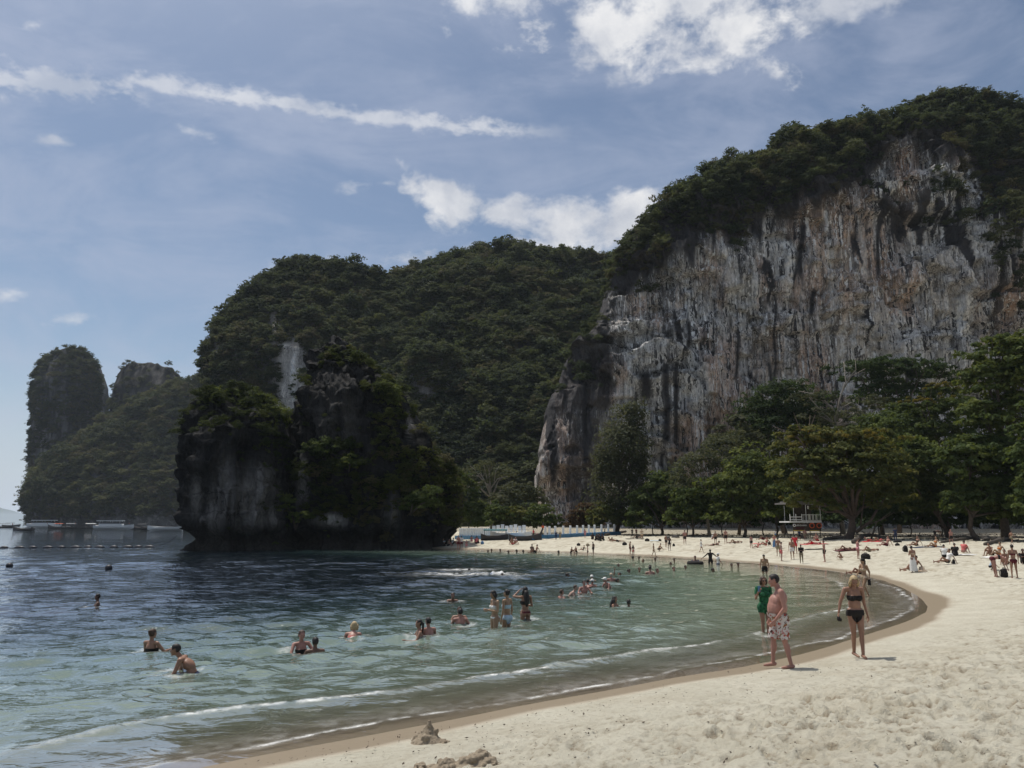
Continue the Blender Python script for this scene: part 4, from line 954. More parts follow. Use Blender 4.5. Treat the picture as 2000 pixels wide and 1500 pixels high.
def litter(name, n, gen, size, m, label, seed):
    r = np.random.default_rng(seed); P = []
    while len(P) < n:
        q = gen(r)
        if q is not None: P.append(q)
    P = np.array(P); V_, F_ = leaf_quads(P, r.uniform(size * .5, size * 1.6, n), np.tile([0, 0, 1.0], (n, 1)), r, .35)
    return tag(link(name, mesh_np(name, V_, F_, [m], False)), label, kind='stuff')
M_debris = simple('dry_leaf', (.075, .058, .042), .9, .4, 9)
def near_bits(r):
    px, py = r.uniform(450, 2000), 1300 + 200 * r.random()
    q = ground_at(px, py); sd = float(shore_sd(np.array([q.x]), np.array([q.y]))[0])
    return (q.x, q.y, q.z + .03) if sd > .9 and r.random() < (1 if sd < 3.5 else .35) else None
litter('debris', 620, near_bits, .024, M_debris, 'scattered dry leaf bits and shell crumbs on the near sand', 3)
def far_bits(r):
    Y = r.uniform(72, 125); px = r.uniform(1180, 2000); x = at_depth(px, HOR, Y).x
    sd = float(shore_sd(np.array([x]), np.array([Y]))[0]); return (x, Y, gz(x, Y) + .06) if sd > 26 + 10 * r.random() else None
litter('leaf_litter', 3000, far_bits, .22, M_debris, 'fallen leaves and twigs on the shaded sand under the trees', 4)

# ------------------------------------------------------------------ lifeguard hut
M_white = simple('white_paint', (.80, .80, .78), .5, .06, 3)
M_wood = simple('dark_stained_wood', (.06, .045, .035), .8, .3, 4)
M_roof = simple('weathered_roofing', (.16, .15, .14), .85, .25, 4)
M_orange = simple('orange_ring', (.62, .11, .03), .5, .06, 3)
M_yellow = simple('yellow_paint', (.62, .42, .06), .6, .1, 3)
M_mar = simple('maroon_board', (.055, .018, .018), .7, .15, 3)
HY = 92.0
def hp(px, py, dy=0.0): return at_depth(px, py, HY + dy)
hx = hp(1573, 1050); hut = empty('lifeguard_hut', (hx.x, HY, gz(hx.x, HY)))
tag(hut, 'raised wooden lifeguard hut with white balcony rails and two orange rings', 'hut')
ho = Vector(hut.location)
def hpart(name, boxes, m, parent=None):
    mb = MB()
    for (x0, y0, x1, y1, d0, d1) in boxes:
        a, b = hp(x0, y0) - ho, hp(x1, y1) - ho
        mb.box(((a.x + b.x) / 2, (d0 + d1) / 2, (a.z + b.z) / 2), (abs(b.x - a.x), d1 - d0, abs(b.z - a.z)))
    return mb.build(name, m, parent or hut)
hpart('floor', [(1541, 1018, 1605, 1020.6, .02, 3.4)], M_white)
for x, y in ((1551, .1), (1575, .1), (1603, .1), (1551, 3.2), (1603, 3.2)):
    hpart('post', [(x - 1, 986, x + 1, 1018, y, y + .13)], M_white)
    hpart('stilt', [(x - 1.4, 1020.6, x + 1.4, 1054, y, y + .18)], M_wood)
hpart('roof', [(1535, 981, 1611, 984.5, -.5, 4.0), (1541, 978.5, 1605, 981, .3, 3.2)], M_roof)
rail = hpart('railing', [(1542.0, 1009, 1566, 1010.4, -.12, -.04), (1542, 1014.5, 1566, 1015.8, -.12, -.04), (1542, 1018.2, 1566.4, 1020.2, -.14, -.03)], M_white)
for x in (1542.6, 1554, 1565.6): hpart('baluster', [(x - .8, 1004, x + .8, 1018, -.145, -.035)], M_white, rail)
rail2 = hpart('railing', [(1567, 1005, 1604, 1006, -.04, .01), (1567, 1016, 1604, 1017, -.04, .01)], M_white); rail2['label'] = 'slatted railing with drying cloths'
for x in np.arange(1569, 1604, 3.4): hpart('baluster', [(x - .5, 1006, x + .5, 1016, -.03, 0.0)], M_white, rail2)
for x, w in ((1578, 5), (1585, 4), (1592, 3)): hpart('drying_cloth', [(x, 1004, x + w, 1015, -.09, -.05)], simple('pale_cloth', (.5, .5, .46), .9))
hpart('back_wall', [(1568, 985, 1604, 1018, 2.9, 3.0)], M_wood)
hpart('wall_lamp', [(1577, 988, 1579.5, 994, .0, .09)], M_white); hpart('picture_frame', [(1596, 991, 1600.5, 996.5, .02, .08)], M_white)
board = hpart('sign_board', [(1549, 1021.5, 1604, 1037, -.02, .06)], M_wood)
hpart('name_panel', [(1554, 1029, 1571, 1034.5, -.05, -.025)], M_mar, board)
hpart('stripe', [(1549.5, 1035.4, 1571, 1036.8, -.055, -.026), (1581, 1035.6, 1600, 1036.8, -.055, -.026)], M_yellow, board)
em = MB(); c = hp(1551.3, 1026) - ho; em.lathe((0, 0, 0), [(.17, 0), (.17, .03)], 16)
e = em.build('round_emblem', M_white, board); e.location = (c.x, -.03, c.z); e.rotation_euler = (math.pi / 2, 0, 0)
e2 = MB().lathe((0, 0, 0), [(.09, 0), (.09, .02)], 12).build('emblem_dot', M_mar, board); e2.location = (c.x, -.06, c.z); e2.rotation_euler = (math.pi / 2, 0, 0)
for word, wx0 in (('LIFE', 1554.6), ('GUARD', 1561.8)):
    fc = bpy.data.curves.new('lettering', 'FONT'); fc.body = word; fc.size = .24; fc.extrude = .006
    lt0 = bpy.data.objects.new('lettering', fc); COL.objects.link(lt0); bpy.context.view_layer.update()
    ltm = bpy.data.meshes.new_from_object(lt0.evaluated_get(bpy.context.evaluated_depsgraph_get())); bpy.data.objects.remove(lt0)
    ltm.materials.clear(); ltm.materials.append(M_white); lt = link('lettering', ltm); lt.parent = board; lt['kind'] = 'stuff'
    c = hp(wx0, 1027.4) - ho; lt.location = (c.x, -.035, c.z); lt.rotation_euler = (math.pi / 2, 0, 0)
for x, lab in ((1585, 'orange life ring under the hut, nearer the name panel'), (1599, 'orange life ring under the hut, at its outer corner')):
    c = hp(x, 1026.5); t = MB().torus((0, 0, 0), .27, .055, Matrix.Rotation(math.pi / 2, 3, 'X')).build('life_ring', M_orange, None, True); t.location = (c.x, HY - .14, c.z); tag(t, lab, 'life ring', 'life rings on the lifeguard hut')

# ------------------------------------------------------------------ jetty and boats at the head of the bay
M_blue = simple('blue_float', (.055, .17, .30), .5, .12, 2)
M_hull = simple('dark_hull', (.05, .045, .045), .6, .25, 2)
M_teal = simple('teal_canopy', (.03, .10, .105), .8, .15, 2)
M_glass = simple('dark_glass', (.02, .025, .03), .15, .1, 2, 0, .5)
M_grey = simple('grey_gelcoat', (.34, .35, .36), .4, .06, 2)
def pontoon(lab, a, b, nmod, posts, hp_=1.05):
    A, B = ground_at(*a), ground_at(*b); L = B - A
    root = empty('floating_jetty', A); tag(root, lab, 'jetty', 'blue floating jetties pulled up on the beach')
    d = L.normalized(); ang = math.atan2(d.y, d.x); R = Matrix.Rotation(ang, 3, 'Z')
    for i in range(nmod):
        c = L * ((i + .5) / nmod) + Vector((0, .6, .30)); MB().box(c, (L.length / nmod - .05, 1.5, .5), R).build('float_block', M_blue, root)
    for t in posts:
        c = L * t + Vector((0, -.1, .55)); MB().lathe(c, [(.15, 0), (.15, hp_), (.12, hp_ + .05)], 8).build('post', M_white, root)
    MB().tube([Vector((0, -.1, .55 + hp_ * .8)) + L * t for t in np.linspace(.02, .98, 12)], .02, 4).build('rail_rope', M_grey, root)
pontoon('long blue floating jetty with closely set white posts by the larger sea stack', (896, 1054), (1050, 1055.5), 16, np.linspace(.02, .42, 15))
pontoon('blue floating jetty with widely spaced white posts under the cliff', (1062, 1053.5), (1206, 1045.5), 14, [.02, .07, .14, .24, .33, .42, .5, .58, .66, .76, .86, .95])

def hull(L, Wd, H, bow, sheer=.25, n=14):                         # boat hull along +x, open top at height H
    prof = []
    for i in range(n + 1):
        t = i / n; w = Wd / 2 * (1 - max(0, (t - .45) / .55) ** 2.2) * (.85 + .15 * min(1, t / .2)) + .02
        top = H + bow * max(0, (t - .45) / .55) ** 2 + sheer * max(0, (.2 - t) / .2); keel = -.3 + .5 * H * max(0, (t - .7) / .3) ** 2
        x = (t - .5) * L
        prof.append([(x, -w, top), (x, -w * .8, (top + keel) * .45), (x, 0, keel), (x, w * .8, (top + keel) * .45), (x, w, top), (x, w * .8, top - .12), (x, -w * .8, top - .12)])
    vs = [p for r_ in prof for p in r_]; fs = [(i * 7 + k, i * 7 + (k + 1) % 7, (i + 1) * 7 + (k + 1) % 7, (i + 1) * 7 + k) for i in range(n) for k in range(7)]
    return vs, fs + [tuple(range(7))[::-1], tuple(n * 7 + k for k in range(7))]
def boat(kind, lab, px, py, L, ang, cat, parts, group, hullm, on=None):
    x, y = on_plane(px, py) if on is None else on[:2]
    root = empty(kind, (x, y, 0 if on is None else on[2]), math.radians(ang)); tag(root, lab, cat, group)
    Wd, H, bow = parts['hull']; m = MB(); m.addv(*hull(L, Wd, H, bow)); m.build('hull', hullm, root, False)
    if 'stripe' in parts: MB().box((-.06 * L, 0, H * .62), (L * .72, Wd * 1.0 + .03, .10)).build('rub_rail', M_white, root)
    if 'cabin' in parts:
        x0, x1, z1 = parts['cabin']; cx = (x0 + x1) / 2 * L; ln = (x1 - x0) * L
        MB().box((cx, 0, H + .40), (ln, Wd * .84, .86)).build('cabin', M_white, root)
        MB().box((cx, 0, H + 1.20), (ln * .92, Wd * .76, .74)).build('window', M_glass, root)
        MB().box((cx - .02 * L, 0, z1), (ln * 1.12, Wd * .96, .34)).build('roof', parts.get('roofm', M_white), root)
        for sx in (-.46, 0, .42):
            for sy in (-.36, .36): MB().bar((cx + sx * ln, sy * Wd, H + .3), (cx + sx * ln * .97, sy * Wd, z1), .14, .08).build('pillar', M_white, root)
        for sy in (-.25, .25): MB().lathe((-L * .5 - .25, sy * Wd, H - .4), [(.14, 0), (.2, .4), (.22, .8), (.16, 1.05)], 8, 1.4, 1).build('outboard_motor', M_hull, root)
    if 'canopy' in parts:
        x0, x1, z1, cm = parts['canopy']; cx = (x0 + x1) / 2 * L; ln = (x1 - x0) * L; m = MB()
        for j in range(6):
            a0 = (j / 5 - .5) * 2
            for i_ in (0, 1): m.v.append((cx + (i_ - .5) * ln, a0 * Wd * .5, z1 + .18 * (1 - a0 * a0)))
        m.f += [(2 * j, 2 * j + 1, 2 * j + 3, 2 * j + 2) for j in range(5)]; c = m.build('canopy', cm, root); md = c.modifiers.new('thick', 'SOLIDIFY'); md.thickness = .05
        for sx in (-.46, .46):
            for sy in (-.45, .45): MB().bar((cx + sx * ln, sy * Wd, H - .1), (cx + sx * ln, sy * Wd, z1 + .05), .06).build('canopy_pole', M_log, root)
    if 'prow' in parts: MB().tube([(L * .47, 0, H + bow * .8), (L * .53, 0, H + bow + .5), (L * .55, 0, H + bow + 1.3)], [.13, .11, .07], 6).build('prow_post', hullm, root); MB().tube([(L * .535, 0, H + bow + .6), (L * .54, 0, H + bow + .9)], [.17, .16], 8).build('prow_ribbon', M_orange, root)
    if 'mast' in parts: MB().tube([(parts['mast'] * L, 0, H), (parts['mast'] * L - .1, 0, H + 3.4)], .045, 5).build('mast', M_grey, root)
    if 'tail' in parts: MB().tube([(-L * .42, 0, H + .4), (-L * .62, .2, H + .2), (-L * .85, .3, -.1)], .05, 5).build('long_tail_shaft', M_grey, root); MB().box((-L * .42, 0, H + .35), (.8, .5, .5)).build('engine', M_hull, root)
    return root
G_ = 'boats moored under the headland'
boat('speedboat', 'white speedboat with a long white roof, the largest of the moored boats', 222, 1034.5, 17.5, 4, 'boat', {'hull': (3.2, 1.8, .6), 'cabin': (-.36, .22, 4.0), 'mast': .05, 'stripe': 1}, G_, M_white)
boat('speedboat', 'white roofed speedboat moored furthest out behind a small longtail', 84, 1031.0, 22, 176, 'boat', {'hull': (3.6, 2.1, .8), 'cabin': (-.30, .30, 4.6), 'stripe': 1}, G_, M_white)
boat('speedboat', 'low white speedboat bow half hidden by the outer sea stack', 322, 1036.5, 13.5, 186, 'boat', {'hull': (2.7, 1.5, .5), 'stripe': 1}, G_, M_white)
boat('longtail_boat', 'small dark longtail boat nearest to the open water, lying end on', 45, 1036.5, 9.5, 170, 'boat', {'hull': (1.9, .8, 1.0), 'prow': 1, 'tail': 1}, G_, M_hull)
boat('longtail_boat', 'longtail boat with a brown canopy and orange ribbon between the white roofs', 112, 1032.0, 12, 172, 'boat', {'hull': (2.0, .9, 1.2), 'canopy': (-.30, .12, 2.6, M_orange), 'prow': 1, 'tail': 1}, G_, M_hull)
boat('longtail_boat', 'longtail boat with a grey canopy beside two passengers', 143, 1032.5, 12, 8, 'boat', {'hull': (2.0, .9, 1.2), 'canopy': (-.30, .12, 2.6, M_grey), 'prow': 1}, G_, M_hull)
boat('longtail_boat', 'longtail boat with a pale canopy behind the stern of the largest boat', 172, 1032.5, 12.5, 184, 'boat', {'hull': (2.0, .9, 1.2), 'canopy': (-.32, .10, 2.6, M_white), 'prow': 1}, G_, M_hull)
boat('longtail_boat', 'dark longtail boat past the bow of the largest white boat', 274, 1033.5, 11, 176, 'boat', {'hull': (1.9, .8, 1.2), 'canopy': (-.30, .10, 2.4, M_hull), 'prow': 1}, G_, M_hull)
boat('speedboat', 'dark hulled open boat before the one hidden by the sea stack', 300, 1034.5, 11, 4, 'boat', {'hull': (2.4, 1.1, .5)}, G_, M_hull)
boat('longtail_boat', 'dark boat at the very edge of the picture out at sea', 6, 1031.5, 12, 176, 'boat', {'hull': (2.0, .9, .9), 'canopy': (-.30, .15, 2.5, M_hull)}, G_, M_hull)
boat('longtail_boat', 'far dark boat with a mast beyond the tip of the headland', 22, 1028.2, 15, 4, 'boat', {'hull': (2.4, 1.1, 1.0), 'canopy': (-.30, .15, 3.0, M_hull), 'mast': .1}, G_, M_hull)
G2 = 'boats drawn up on the sand'
b_ = boat('longtail_boat', 'white boat with upright white panels drawn up behind the jetty', 1000, 1050, 5.6, 2, 'boat', {'hull': (1.9, .8, .2), 'stripe': 1}, G2, M_white, on=tuple(ground_at(998, 1052.5)))
for i in range(8): MB().box((-2.3 + .58 * i, (i % 2) * .3 - .2, 1.25 + .1 * (i % 3)), (.46, .06, .95)).build('panel', M_white, b_)
boat('longtail_boat', 'dark longtail hull lying on the sand in front of the jetty', 1020, 1056, 4.2, 4, 'boat', {'hull': (1.3, .55, .4), 'prow': 1}, G2, M_hull, on=tuple(ground_at(1026, 1055.5)))
boat('longtail_boat', 'teal covered boat on the sand beside the closely posted jetty', 966, 1056, 3.6, 2, 'boat', {'hull': (1.6, .6, .2), 'canopy': (-.4, .45, 1.25, M_teal)}, G2, M_hull, on=tuple(ground_at(966, 1055)))

# buoys on a swimming line, and the line up to the rock
M_buoy = simple('black_buoy', (.03, .03, .035), .5, .1, 3)
bp = [on_plane(px, 1071 - .006 * px) for px in (-30, 8, 38, 64, 94, 120, 148, 172, 194, 222, 250, 270, 292)]
lo = empty('swim_line', (bp[0][0], bp[0][1], 0)); tag(lo, 'line of dark floats marking the swimming area off the outer sea stack', 'float line')
for i, (x, y) in enumerate(bp): MB().ell((x - bp[0][0], y - bp[0][1], .04), (.55 if i % 2 else .7, .3, .26), None, 10, 6).build('float', M_buoy, lo, True)
m = MB(); m.tube([(x - bp[0][0], y - bp[0][1], .05) for x, y in bp] + [tuple(at_depth(px, py, 93) - lo.location) for px, py in ((310, 1066), (330, 1059), (346, 1046))], .035, 4); m.build('rope', M_buoy, lo)
for px, py in ((18, 1108), (212, 1112)):
    x, y = on_plane(px, py); tag(MB().ell((0, 0, .08), (.24, .24, .2), None, 10, 6).build('buoy', M_buoy, None, True), 'small round dark buoy afloat alone near the open water' if px < 100 else 'small round dark buoy afloat before the outer sea stack', 'buoy', 'single buoys').location = (x, y, .03)

# ------------------------------------------------------------------ sand castle and heap in the foreground
M_wetsand = bpy.data.materials.new('damp_sand'); M_wetsand.use_nodes = True; N = NT(M_wetsand.node_tree)
tcn = N.add('ShaderNodeTexCoord').outputs['Object']; nz = N.noise(tcn, 24, 6, .7)
b = N.add('ShaderNodeBsdfPrincipled', {'Base Color': N.mix(N.rng(nz, .3, .7), (.20, .155, .105), (.34, .28, .20)), 'Roughness': .95}); N.set(b.inputs['Normal'], N.add('ShaderNodeBump', {'Height': nz, 'Strength': .9, 'Distance': .02}))
N.add('ShaderNodeOutputMaterial', {0: b})
def lumps(name, lab, cat, base, spots, seed):
    r = np.random.default_rng(seed); b0 = ground_at(*base); k = b0.length / F; m = MB()
    for (px, py, w, h, n) in spots:
        q = ground_at(px, py) - b0
        for i in range(n):
            t = r.random(); a = r.uniform(0, 6.28); rr = w * k * (1 - t) ** .8 * r.random() ** .5
            s_ = k * r.uniform(.10, .26) * w * (.6 if t > .6 else 1)
            m.ell((q.x + rr * math.cos(a), q.y + rr * math.sin(a), q.z + t * h * k * .92 - .01), (s_, s_ * r.uniform(.7, 1), s_ * r.uniform(.6, 1)), Matrix.Rotation(r.uniform(0, 3), 3, 'X') @ Matrix.Rotation(r.uniform(0, 3), 3, 'Z'), 8, 6)
        m.lathe((q.x, q.y, q.z - .03), [(w * k * 1.02, 0), (w * k * .66, h * k * .35), (w * k * .36, h * k * .66), (w * k * .16, h * k * .95)], 18)
    me = m.mesh(name); o = link(name, me); rm = o.modifiers.new('r', 'REMESH'); rm.mode = 'VOXEL'; rm.voxel_size = .010 if cat == 'sandcastle' else .012
    bpy.context.view_layer.update(); me2 = bpy.data.meshes.new_from_object(o.evaluated_get(bpy.context.evaluated_depsgraph_get())); o.modifiers.clear(); o.data = me2
    v = np.empty(len(me2.vertices) * 3); me2.vertices.foreach_get('co', v); v = v.reshape(-1, 3)
    v += (.018 * fbm(v[:, 0] * 13, v[:, 1] * 13, v[:, 2] * 13, seed=seed, oct=3)[:, None]) * np.array([1, 1, .8]); me2.vertices.foreach_set('co', v.ravel()); me2.materials.clear(); me2.materials.append(M_wetsand); me2.update()
    tag(o, lab, cat).location = b0
lumps('sand_castle', 'crumbling cone of damp sand with a flat capped top near the wet edge', 'sandcastle', (838, 1449), [(836, 1449, 34, 30, 46), (838, 1449, 15, 44, 18), (868, 1450, 12, 8, 14), (808, 1447, 8, 9, 8)], 5)
lumps('sand_heap', 'low heap of dug damp sand clods cut off by the picture bottom', 'sand heap', (900, 1494), [(940, 1490, 40, 26, 46), (905, 1496, 30, 16, 30), (870, 1499, 34, 16, 34), (825, 1503, 26, 14, 22), (965, 1492, 20, 10, 18)], 6)
# ------------------------------------------------------------------ people
def skin(name, c):
    m, N = mat(name)
    tcn = N.add('ShaderNodeTexCoord').outputs['Object']; nz = N.noise(tcn, 5, 4, .6)
    b = N.add('ShaderNodeBsdfPrincipled', {'Base Color': N.mix(N.rng(nz, .3, .7), tuple(k * .58 for k in c), tuple(min(1, k * .80) for k in c)), 'Roughness': .48, 'Specular IOR Level': .35})
    N.add('ShaderNodeOutputMaterial', {0: b}); return m
SK = {'tan': skin('skin_tan', (.40, .215, .14)), 'pale': skin('skin_pale', (.56, .36, .28)), 'dark': skin('skin_dark', (.20, .11, .075)), 'pink': skin('skin_sunburnt', (.52, .265, .205)), 'gold': skin('skin_golden', (.46, .28, .17))}
HC = {'black': (.018, .015, .014), 'brown': (.06, .036, .024), 'blonde': (.42, .31, .17), 'grey': (.40, .39, .37), 'white': (.72, .70, .66), 'red': (.55, .04, .05), 'navy': (.03, .04, .08), 'blue': (.10, .20, .36), 'green': (.02, .17, .065), 'pinkc': (.55, .22, .24),
      'coral': (.60, .15, .14), 'beige': (.50, .38, .27), 'wine': (.10, .015, .022), 'teal': (.03, .16, .17), 'khaki': (.24, .20, .13), 'skyb': (.42, .52, .60), 'orange': (.6, .2, .05)}
_cm = {}
def cmat(k, hair=False):
    if (k, hair) not in _cm: _cm[(k, hair)] = simple(('hair_' if hair else 'cloth_') + k, HC[k], .55 if hair else .85, .35 if hair else .14, 40 if hair else 18, .35)
    return _cm[(k, hair)]
def pattern(name, base, cols, scale, thr):
    m, N = mat(name); tcn = N.add('ShaderNodeTexCoord').outputs['Object']; c = base
    for i, (col, t) in enumerate(zip(cols, thr)):
        n = N.noise(N.mapping(tcn, loc=(i * 3.1, i * 1.7, i)), scale * (1 + .25 * i), 2, .5, .9); f = N.rng(n, t, t + .02)
        c = N.mix(f, c, col)
    b = N.add('ShaderNodeBsdfPrincipled', {'Base Color': c, 'Roughness': .85, 'Specular IOR Level': .15}); N.add('ShaderNodeOutputMaterial', {0: b}); return m
M_floral = pattern('floral_cloth', (.56, .51, .48), [(.22, .12, .04), (.06, .02, .015), (.36, .03, .02)], 11, [.585, .60, .60])
M_greenlace = pattern('green_lace', (.028, .125, .055), [(.014, .06, .03), (.05, .18, .085)], 16, [.52, .62])
_cm[('floral', False)] = M_floral; _cm[('lace', False)] = M_greenlace

STAND = dict(pelvis=(0, 0, .93), chest=(0, .01, 1.27), neck=(0, .01, 1.46), head=(0, -.012, 1.625), shL=(.185, .01, 1.41), shR=(-.185, .01, 1.41), elL=(.235, .03, 1.12), elR=(-.235, .03, 1.12),
             wrL=(.25, -.03, .87), wrR=(-.25, -.03, .87), hiL=(.09, 0, .90), hiR=(-.09, 0, .90), knL=(.10, -.02, .50), knR=(-.10, -.02, .50), anL=(.105, .02, .085), anR=(-.105, .02, .085), face=(0, -1, 0))
def pz(base=STAND, **k): d = dict(base); d.update(k); return d
def shoulders(d, w=.185):                                        # shoulders follow the chest and neck
    u = (Vector(d['neck']) - Vector(d['chest'])).normalized(); n = Vector(d['neck']) - u * .06
    d['shL'] = tuple(n + Vector((w, 0, 0))); d['shR'] = tuple(n - Vector((w, 0, 0))); return d
def arms(d, l, r):
    (d['elL'], d['wrL']), (d['elR'], d['wrR']) = l, r; return d
POSE = {
 'stand': pz(knL=(.11, -.05, .50), anL=(.13, -.02, .085)),
 'walk': pz(knL=(.09, -.16, .52), anL=(.09, -.24, .10), knR=(-.09, .05, .50), anR=(-.09, .26, .12), elL=(.22, .12, 1.13), wrL=(.24, .06, .89), elR=(-.22, -.08, 1.13), wrR=(-.22, -.24, .93)),
 'handhead': pz(elR=(-.38, -.10, 1.42), wrR=(-.17, -.17, 1.60)),
 'phone': pz(elL=(.23, -.02, 1.13), wrL=(.09, -.25, 1.17), elR=(-.23, -.02, 1.13), wrR=(-.09, -.25, 1.17), head=(0, -.05, 1.61), face=(0, -.9, -.45)),
 'hips': pz(elL=(.36, .06, 1.17), wrL=(.19, -.02, 1.0), elR=(-.36, .06, 1.17), wrR=(-.19, -.02, 1.0)),
 'spread': pz(elL=(.42, .02, 1.22), wrL=(.62, -.05, 1.06), elR=(-.42, .02, 1.22), wrR=(-.64, -.05, 1.10), anL=(.15, 0, .085), anR=(-.15, 0, .085), knL=(.12, 0, .5), knR=(-.12, 0, .5)),
 'sit_knees': shoulders(pz(pelvis=(0, 0, .13), chest=(0, -.06, .46), neck=(0, -.13, .64), head=(0, -.19, .79), hiL=(.09, -.02, .12), hiR=(-.09, -.02, .12), knL=(.12, -.38, .44), knR=(-.11, -.40, .47), anL=(.11, -.62, .085), anR=(-.10, -.60, .085),
                  elL=(.23, -.24, .40), wrL=(.10, -.45, .42), elR=(-.23, -.24, .40), wrR=(-.08, -.47, .44))),
 'sit_lean': shoulders(pz(pelvis=(0, 0, .13), chest=(0, .15, .45), neck=(0, .20, .63), head=(0, .18, .79), hiL=(.09, -.02, .12), hiR=(-.09, -.02, .12), knL=(.11, -.40, .36), knR=(-.11, -.43, .14), anL=(.11, -.66, .085), anR=(-.12, -.85, .07),
                 elL=(.25, .30, .36), wrL=(.27, .42, .08), elR=(-.25, .30, .36), wrR=(-.27, .42, .08))),
 'lie_back': shoulders(pz(pelvis=(0, 0, .12), chest=(0, .34, .13), neck=(0, .53, .14), head=(0, .69, .15), hiL=(.09, -.03, .11), hiR=(-.09, -.03, .11), knL=(.12, -.34, .40), knR=(-.11, -.44, .12), anL=(.12, -.56, .08), anR=(-.13, -.86, .07),
                 elL=(.27, .26, .09), wrL=(.29, .02, .07), elR=(-.27, .26, .09), wrR=(-.29, .02, .07), face=(0, 0, 1))),
 'lie_front': shoulders(pz(pelvis=(0, 0, .13), chest=(0, -.33, .19), neck=(0, -.49, .29), head=(0, -.58, .42), hiL=(.09, .04, .11), hiR=(-.09, .04, .11), knL=(.11, .45, .07), knR=(-.11, .45, .07), anL=(.12, .86, .10), anR=(-.12, .86, .10),
                 elL=(.21, -.50, .06), wrL=(.10, -.70, .05), elR=(-.21, -.50, .06), wrR=(-.10, -.70, .05))),
 'crouch': shoulders(pz(pelvis=(0, .14, .32), chest=(0, -.03, .62), neck=(0, -.13, .79), head=(0, -.20, .94), hiL=(.10, .10, .30), hiR=(-.10, .10, .30), knL=(.15, -.26, .42), knR=(-.15, -.26, .42), anL=(.12, .06, .085), anR=(-.12, .06, .085),
                elL=(.22, -.28, .52), wrL=(.12, -.46, .30), elR=(-.22, -.28, .52), wrR=(-.12, -.46, .30))),
 'bend': shoulders(pz(pelvis=(0, .12, .93), chest=(0, -.22, 1.03), neck=(0, -.40, .98), head=(0, -.52, .90), hiL=(.10, .10, .90), hiR=(-.10, .10, .90), knL=(.11, .06, .50), knR=(-.11, .06, .50), elL=(.19, -.42, .70), wrL=(.13, -.50, .46), elR=(-.19, -.42, .70), wrR=(-.13, -.50, .46), face=(0, -.8, -.6))),
 'swim': pz(hiL=(.09, 0, .90), knL=(.12, -.30, .72), knR=(-.12, -.30, .72), anL=(.12, -.05, .42), anR=(-.12, -.05, .42), elL=(.30, -.12, 1.20), wrL=(.26, -.36, 1.22), elR=(-.30, -.12, 1.20), wrR=(-.26, -.36, 1.22)),
 'swim_fwd': shoulders(pz(pelvis=(0, .34, 1.05), chest=(0, .12, 1.30), neck=(0, 0, 1.45), head=(0, -.08, 1.61), hiL=(.09, .36, 1.02), hiR=(-.09, .36, 1.02), knL=(.12, .2, .66), knR=(-.12, .3, .66), anL=(.12, .5, .45), anR=(-.12, .6, .45), elL=(.27, -.05, 1.20), wrL=(.22, -.30, 1.14), elR=(-.27, -.05, 1.20), wrR=(-.22, -.30, 1.14))),
 'float': shoulders(pz(pelvis=(0, .5, 1.50), chest=(0, .16, 1.54), neck=(0, 0, 1.56), head=(0, -.14, 1.62), hiL=(.09, .53, 1.49), hiR=(-.09, .53, 1.49), knL=(.1, .93, 1.42), knR=(-.1, .93, 1.46), anL=(.1, 1.33, 1.45), anR=(-.1, 1.33, 1.48), elL=(.3, -.12, 1.46), wrL=(.2, -.36, 1.42), elR=(-.3, -.12, 1.46), wrR=(-.2, -.36, 1.42))),
}
POSE['phonehip'] = pz(POSE['hips'], elL=(.24, 0, 1.13), wrL=(.10, -.25, 1.2))
POSE['wave'] = pz(POSE['swim'], elR=(-.30, -.06, 1.55), wrR=(-.22, -.10, 1.82))
POSE['back_bend'] = pz(POSE['stand'], head=(0, -.06, 1.60), face=(0, -.8, -.6))

def capsule(m, a, b, ra, rb_, n):
    a, b = Vector(a), Vector(b); ax = b - a
    if ax.length < 1e-4: return m.ell(a, (ra,) * 3, None, n, max(4, n // 2))
    ax.normalize(); pts, rr = [], []
    for t in (-1, -.7, 0): pts.append(a + ax * ra * t); rr.append(max(ra * math.sqrt(max(1 - t * t, 0)), ra * .12))
    for t in (0, .7, 1): pts.append(b + ax * rb_ * t); rr.append(max(rb_ * math.sqrt(max(1 - t * t, 0)), rb_ * .12))
    return m.tube(pts, rr, n)

